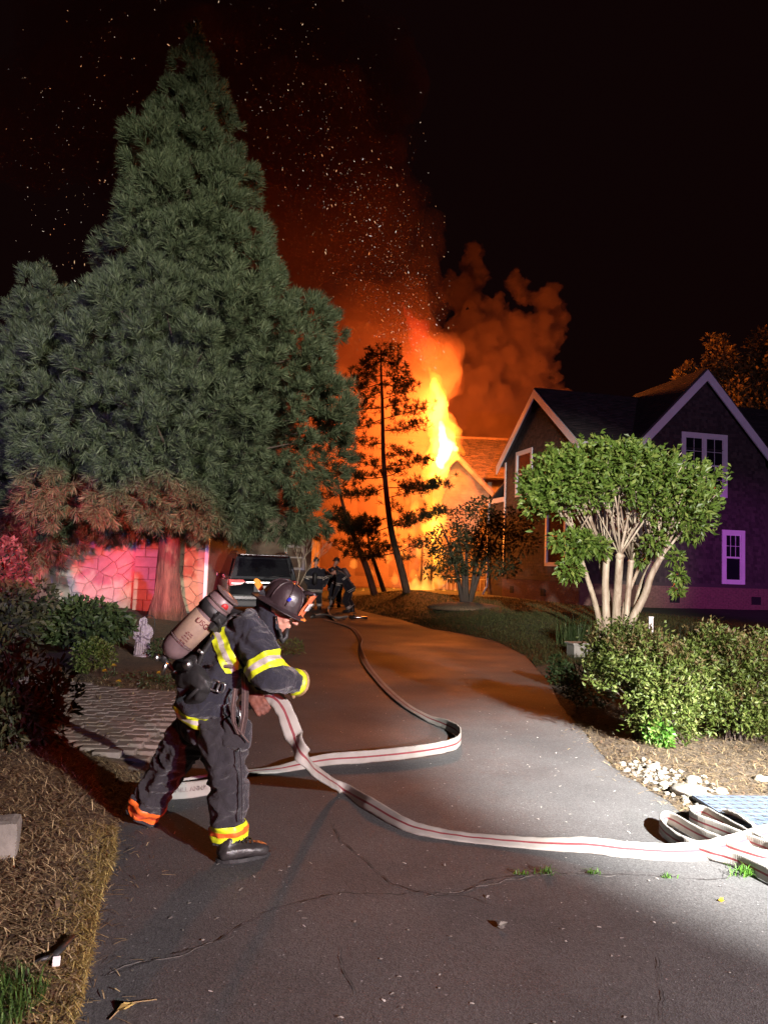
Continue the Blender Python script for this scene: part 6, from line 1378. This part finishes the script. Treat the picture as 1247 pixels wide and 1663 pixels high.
mb = MB(); pts = [Vector((.02, .12, 0)), Vector((.02, .12, .40))] + [Vector((-.065 + .085 * math.cos(t_), .12, .45 + .085 * math.sin(t_))) for t_ in np.linspace(0, 3.6, 14)]; mb.tube(pts, .0055, 6); mb.put('rod', rubber, hk)

# ================================================================== brick path, every paver a piece
pv = put('brick_path', raw_mesh('brick_path', [(x, y, H(x, y) + .014) for x, y in PATH], [tuple(range(len(PATH)))]), None, mortar); tag(pv, 'path of weathered grey brown pavers leading left from the driveway', kind='structure')
pm = [mat('paver_%s' % c, k, tuple(x * .6 for x in k), .9, 9, .6, 40) for c, k in (('grey', (.21, .165, .14)), ('brown', (.19, .14, .115)), ('pale', (.25, .20, .17)))]
shapes = []
for k in range(5):
    mb = MB(); mb.box((0, 0, 0), (.194 + .003 * k, .094, .05), bev=.006); me = mb.mesh('paver')
    for v in me.vertices: v.co += Vector((noise.noise(v.co * 9 + Vector((k, 0, 0))), noise.noise(v.co * 9 + Vector((0, k, 3))), noise.noise(v.co * 6 + Vector((k, 5, 0))))) * .005
    me.materials.append(pm[k % 3]); shapes.append(me)
rr = random.Random(17); y = 5.58; row = 0; npv = 0
while y < 8.75:
    x = -5.5 + (.102 if row % 2 else 0) + rr.uniform(-.03, .03)
    while x < -1.5:
        if in_poly(x, y, PATH) and in_poly(x - .07, y, PATH) and in_poly(x + .07, y, PATH) and npv < 300:
            o = bpy.data.objects.new('paver', rr.choice(shapes)); COL.objects.link(o); o.parent = pv; o.location = (x, y, H(x, y) + .012 + rr.uniform(-.002, .002)); o.rotation_euler = (rr.gauss(0, .005), rr.gauss(0, .005), rr.gauss(0, .008) + .02); npv += 1
        x += .206
    y += .104; row += 1
straws('path_litter', np.array([p + np.array([0, 0, .04]) for p in scatter(260, 5.6, 8.6, lambda y: -1.7, lambda y: -5, in_path)]), .045, .010, straw_m, 'dry leaf bits on the brick path')

# ================================================================== right edge: blue grid, rocks, kerb stone, box, post
gc = Vector((2.40, 4.76, H(2.5, 4.8) - .022)); gm = thing('ground_grid', 'pale blue grey plastic paving grid with triangular pockets at the right edge', 'paving grid', gc, R(4))
blue_pl = mat('blue_grey_plastic', (.10, .135, .20), (.075, .10, .155), .6, 8, .2, 60); pocket = mat('pocket_soil_shade', (.045, .045, .045), (.025, .025, .025), .95, 20)
mb = MB(); nxg, nyg, cs_ = 14, 11, .075
mb.box(((nxg * cs_) / 2 - .25, (nyg * cs_) / 2 - .32, .009), (nxg * cs_ - .01, nyg * cs_ - .01, .006)); mb.put('backing', pocket, gm)
mb = MB()
for i in range(nxg):
    for j in range(nyg):
        x, y = i * cs_ - .25, j * cs_ - .32
        # cell: frame with a triangular pocket, and a raised sloping tooth
        tri = [Vector((x + .010, y + .010, .034)), Vector((x + .066, y + .010, .034)), Vector((x + .010, y + .060, .034))]; sq = [Vector((x, y, .034)), Vector((x + cs_ - .003, y, .034)), Vector((x + cs_ - .003, y + cs_ - .003, .034)), Vector((x, y + cs_ - .003, .034))]
        mb.add([tri[0], tri[1], tri[2], sq[0], sq[1], sq[2], sq[3]], [(3, 4, 1, 0), (4, 5, 2, 1), (5, 6, 2), (6, 3, 0, 2)])
        lo = [t_ - Vector((0, 0, .022)) for t_ in tri]; mb.add(tri + lo, [(0, 1, 4, 3), (1, 2, 5, 4), (2, 0, 3, 5)], 1)  # plastic pocket walls coloured dark, shade painted into the recess
        for e0, e1 in ((0, 1), (1, 2), (2, 3), (3, 0)): mb.add([sq[e0], sq[e1], sq[e1] - Vector((0, 0, .02)), sq[e0] - Vector((0, 0, .02))], [(0, 3, 2, 1)])
        mb.add([tri[1], tri[2], Vector((x + .064, y + .060, .036)), sq[2]], [(0, 2, 1), (0, 3, 2), (1, 2, 3)])
mb.put('cells', [blue_pl, pocket], gm)['kind'] = 'stuff'
rock_m = mat('white_rock', (.26, .24, .20), (.16, .14, .115), .85, 7, .5, 40)
rr = random.Random(41); V = []; F = []; v0, f0 = ico(1); n = 0
for k in range(210):
    t_ = rr.random(); px = 1028 + t_ * 125 + rr.gauss(0, 12); py = 1256 + t_ * 52 + rr.gauss(0, 11) - 6; q = G(px, py)
    if q.x < xR(q.y) - .01: continue
    r = rr.uniform(.010, .030); sc = np.array([rr.uniform(.8, 1.3), rr.uniform(.8, 1.3), rr.uniform(.5, .8)]); jt = 1 + RNG.normal(0, .14, (len(v0), 1)); V.append(v0 * jt * r * sc + np.array([q.x, q.y, q.z + r * .35])); F.append(f0 + n * len(v0)); n += 1
o = put('pebbles', raw_mesh('pebbles', np.concatenate(V), np.concatenate(F)), None, rock_m); tag(o, 'white pebbles strewn along the right edge of the asphalt', kind='stuff')
for i, (px, py, r, lab) in enumerate(((1120, 1288, .10, 'flat pale stone at the asphalt edge beside the white pebbles'), (1060, 1250, .05, 'small round white rock above the pebbles'), (1125, 1270, .05, 'white rock lying in the mulch right of the flat stone'), (1236, 1268, .045, 'white rock in the mulch at the right edge'), (1170, 1288, .04, 'white rock near the top of the blue grid'))):
    q = G(px, py); vs = [Vector(p) * (1 + .25 * noise.noise(Vector(p) * 1.6 + Vector((i * 3, 0, 0)))) for p in ico(3)[0]]; mb = MB(); mb.add([Vector((p.x * r * 1.25, p.y * r, p.z * r * (.38 if i == 0 else .7) + r * .2)) for p in vs], ico(3)[1].tolist(), 0, True); o = mb.put('rock', rock_m); o.location = q; tag(o, lab, 'rock')
ub = thing('utility_box', 'small grey utility box with a dark slot beside the grass clump', 'utility box', G(947, 1066), R(12)); gp = mat('grey_box', (.34, .33, .30), (.24, .235, .22), .7, 6, .2, 40)
mb = MB(); mb.box((0, 0, .10), (.50, .30, .22), bev=.012); mb.put('body', gp, ub); mb = MB(); mb.box((0, 0, .225), (.56, .36, .035), bev=.012); mb.put('lid', gp, ub); mb = MB(); mb.box((.02, -.152, .10), (.045, .01, .13)); mb.put('slot', ink, ub)
q = G(1056, 1040); mk = thing('marker_post', 'short white marker post right of the crepe myrtle', 'post', q); mb = MB(); mb.box((0, 0, .21), (.085, .05, .46), bev=.008); mb.put('post', white_pl, mk); mb = MB(); mb.box((0, 0, .448), (.095, .06, .03), bev=.008); mb.put('cap', white_pl, mk)
# left bed: kerb block, dark bent strap with a white tag, dead twig, white leaf
q = G(-14, 1392); kb = thing('stone_block', 'worn grey carved stone block at the left edge on the mulch', 'stone block', q, R(20)); cst = mat('old_concrete', (.20, .18, .155), (.12, .11, .095), .9, 10, .5, 50)
mb = MB(); mb.box((0, 0, .08), (.24, .16, .20), bev=.035); me = mb.mesh('block')
for v in me.vertices: v.co += Vector((1, 1, 1)) * .008 * noise.noise(v.co * 12)
put('block', me, kb, cst); put('lettering', text_mesh('E', .06, Matrix.Translation((.02, -.083, .07)) @ Matrix.Rotation(R(90), 4, 'X')), kb, ink)
dm = thing('door_wedge', 'dark wedge shaped strap with a white tag lying on the mulch above the grass', 'tool', G(95, 1572), R(0)); a_, b_, c_ = G(118, 1538), G(86, 1572), G(52, 1572); z = UPZ * .040; loc = dm.location.copy()
mb = MB(); mb.tube([a_ + z - loc, a_.lerp(b_, .6) + z - loc, b_ + z - loc], [.012, .016, .014], 8, flat=.6); mb.put('bar', rubber, dm); mb = MB(); mb.tube([b_ + z - loc, b_.lerp(c_, .5) + z * .8 - loc, c_ + z * .4 - loc], [.010, .008, .006], 6); mb.put('tail', rubber, dm)
mb = MB(); t0 = G(91, 1580) + UPZ * .040 - loc; mb.box(t0, (.026, .034, .010), Matrix.Rotation(R(18), 3, 'Z') @ Matrix.Rotation(R(30), 3, 'X'), bev=.002); mb.put('tag', white_pl, dm)
q = G(200, 1640); tw = thing('dead_leaf', 'pale dry twig with a curled leaf lying on the asphalt at the lower left', 'twig', q); mb = MB(); pts = [G(178, 1660), G(195, 1642), G(215, 1632), G(255, 1627)]; mb.tube([p + UPZ * .008 - q for p in pts], [.002, .003, .002, .0015], 5); mb.put('stalk', straw_m, tw)
me = leaves_mesh('leaf', np.array([(G(190, 1645) - q)[:]] * 3) + np.array([0, 0, .01]), np.array([(1, .4, .2), (.8, .1, .3), (1, .8, .1)]), .05, .02); put('leaf', me, tw, gold_m)
straws('grit', np.array([p + np.array([0, 0, .004]) for p in scatter(420, 2.4, 12, xL, xR)]), .016, .007, mat('pale_grit', (.5, .46, .42), (.3, .28, .25), .9), 'pale grit and leaf scraps on the asphalt', .2, .003)
for i, (px, py, lab) in enumerate(((222, 1112, 'small white leaf scrap on the left bed'), (1166, 1466, 'tiny yellow leaf on the asphalt at the lower right'), (808, 1510, 'grey bird dropping like scrap in the middle of the near asphalt'))):
    q = G(px, py); me = leaves_mesh('fallen_leaf', np.array([(0, 0, .012)] * 2), np.array([(1, .5, .25), (.6, -.3, .1)]), .045 if i != 1 else .03, .022); o = put('fallen_leaf', me, None, [white_pl, yel, cst][i]); o.location = q; tag(o, lab, 'leaf')
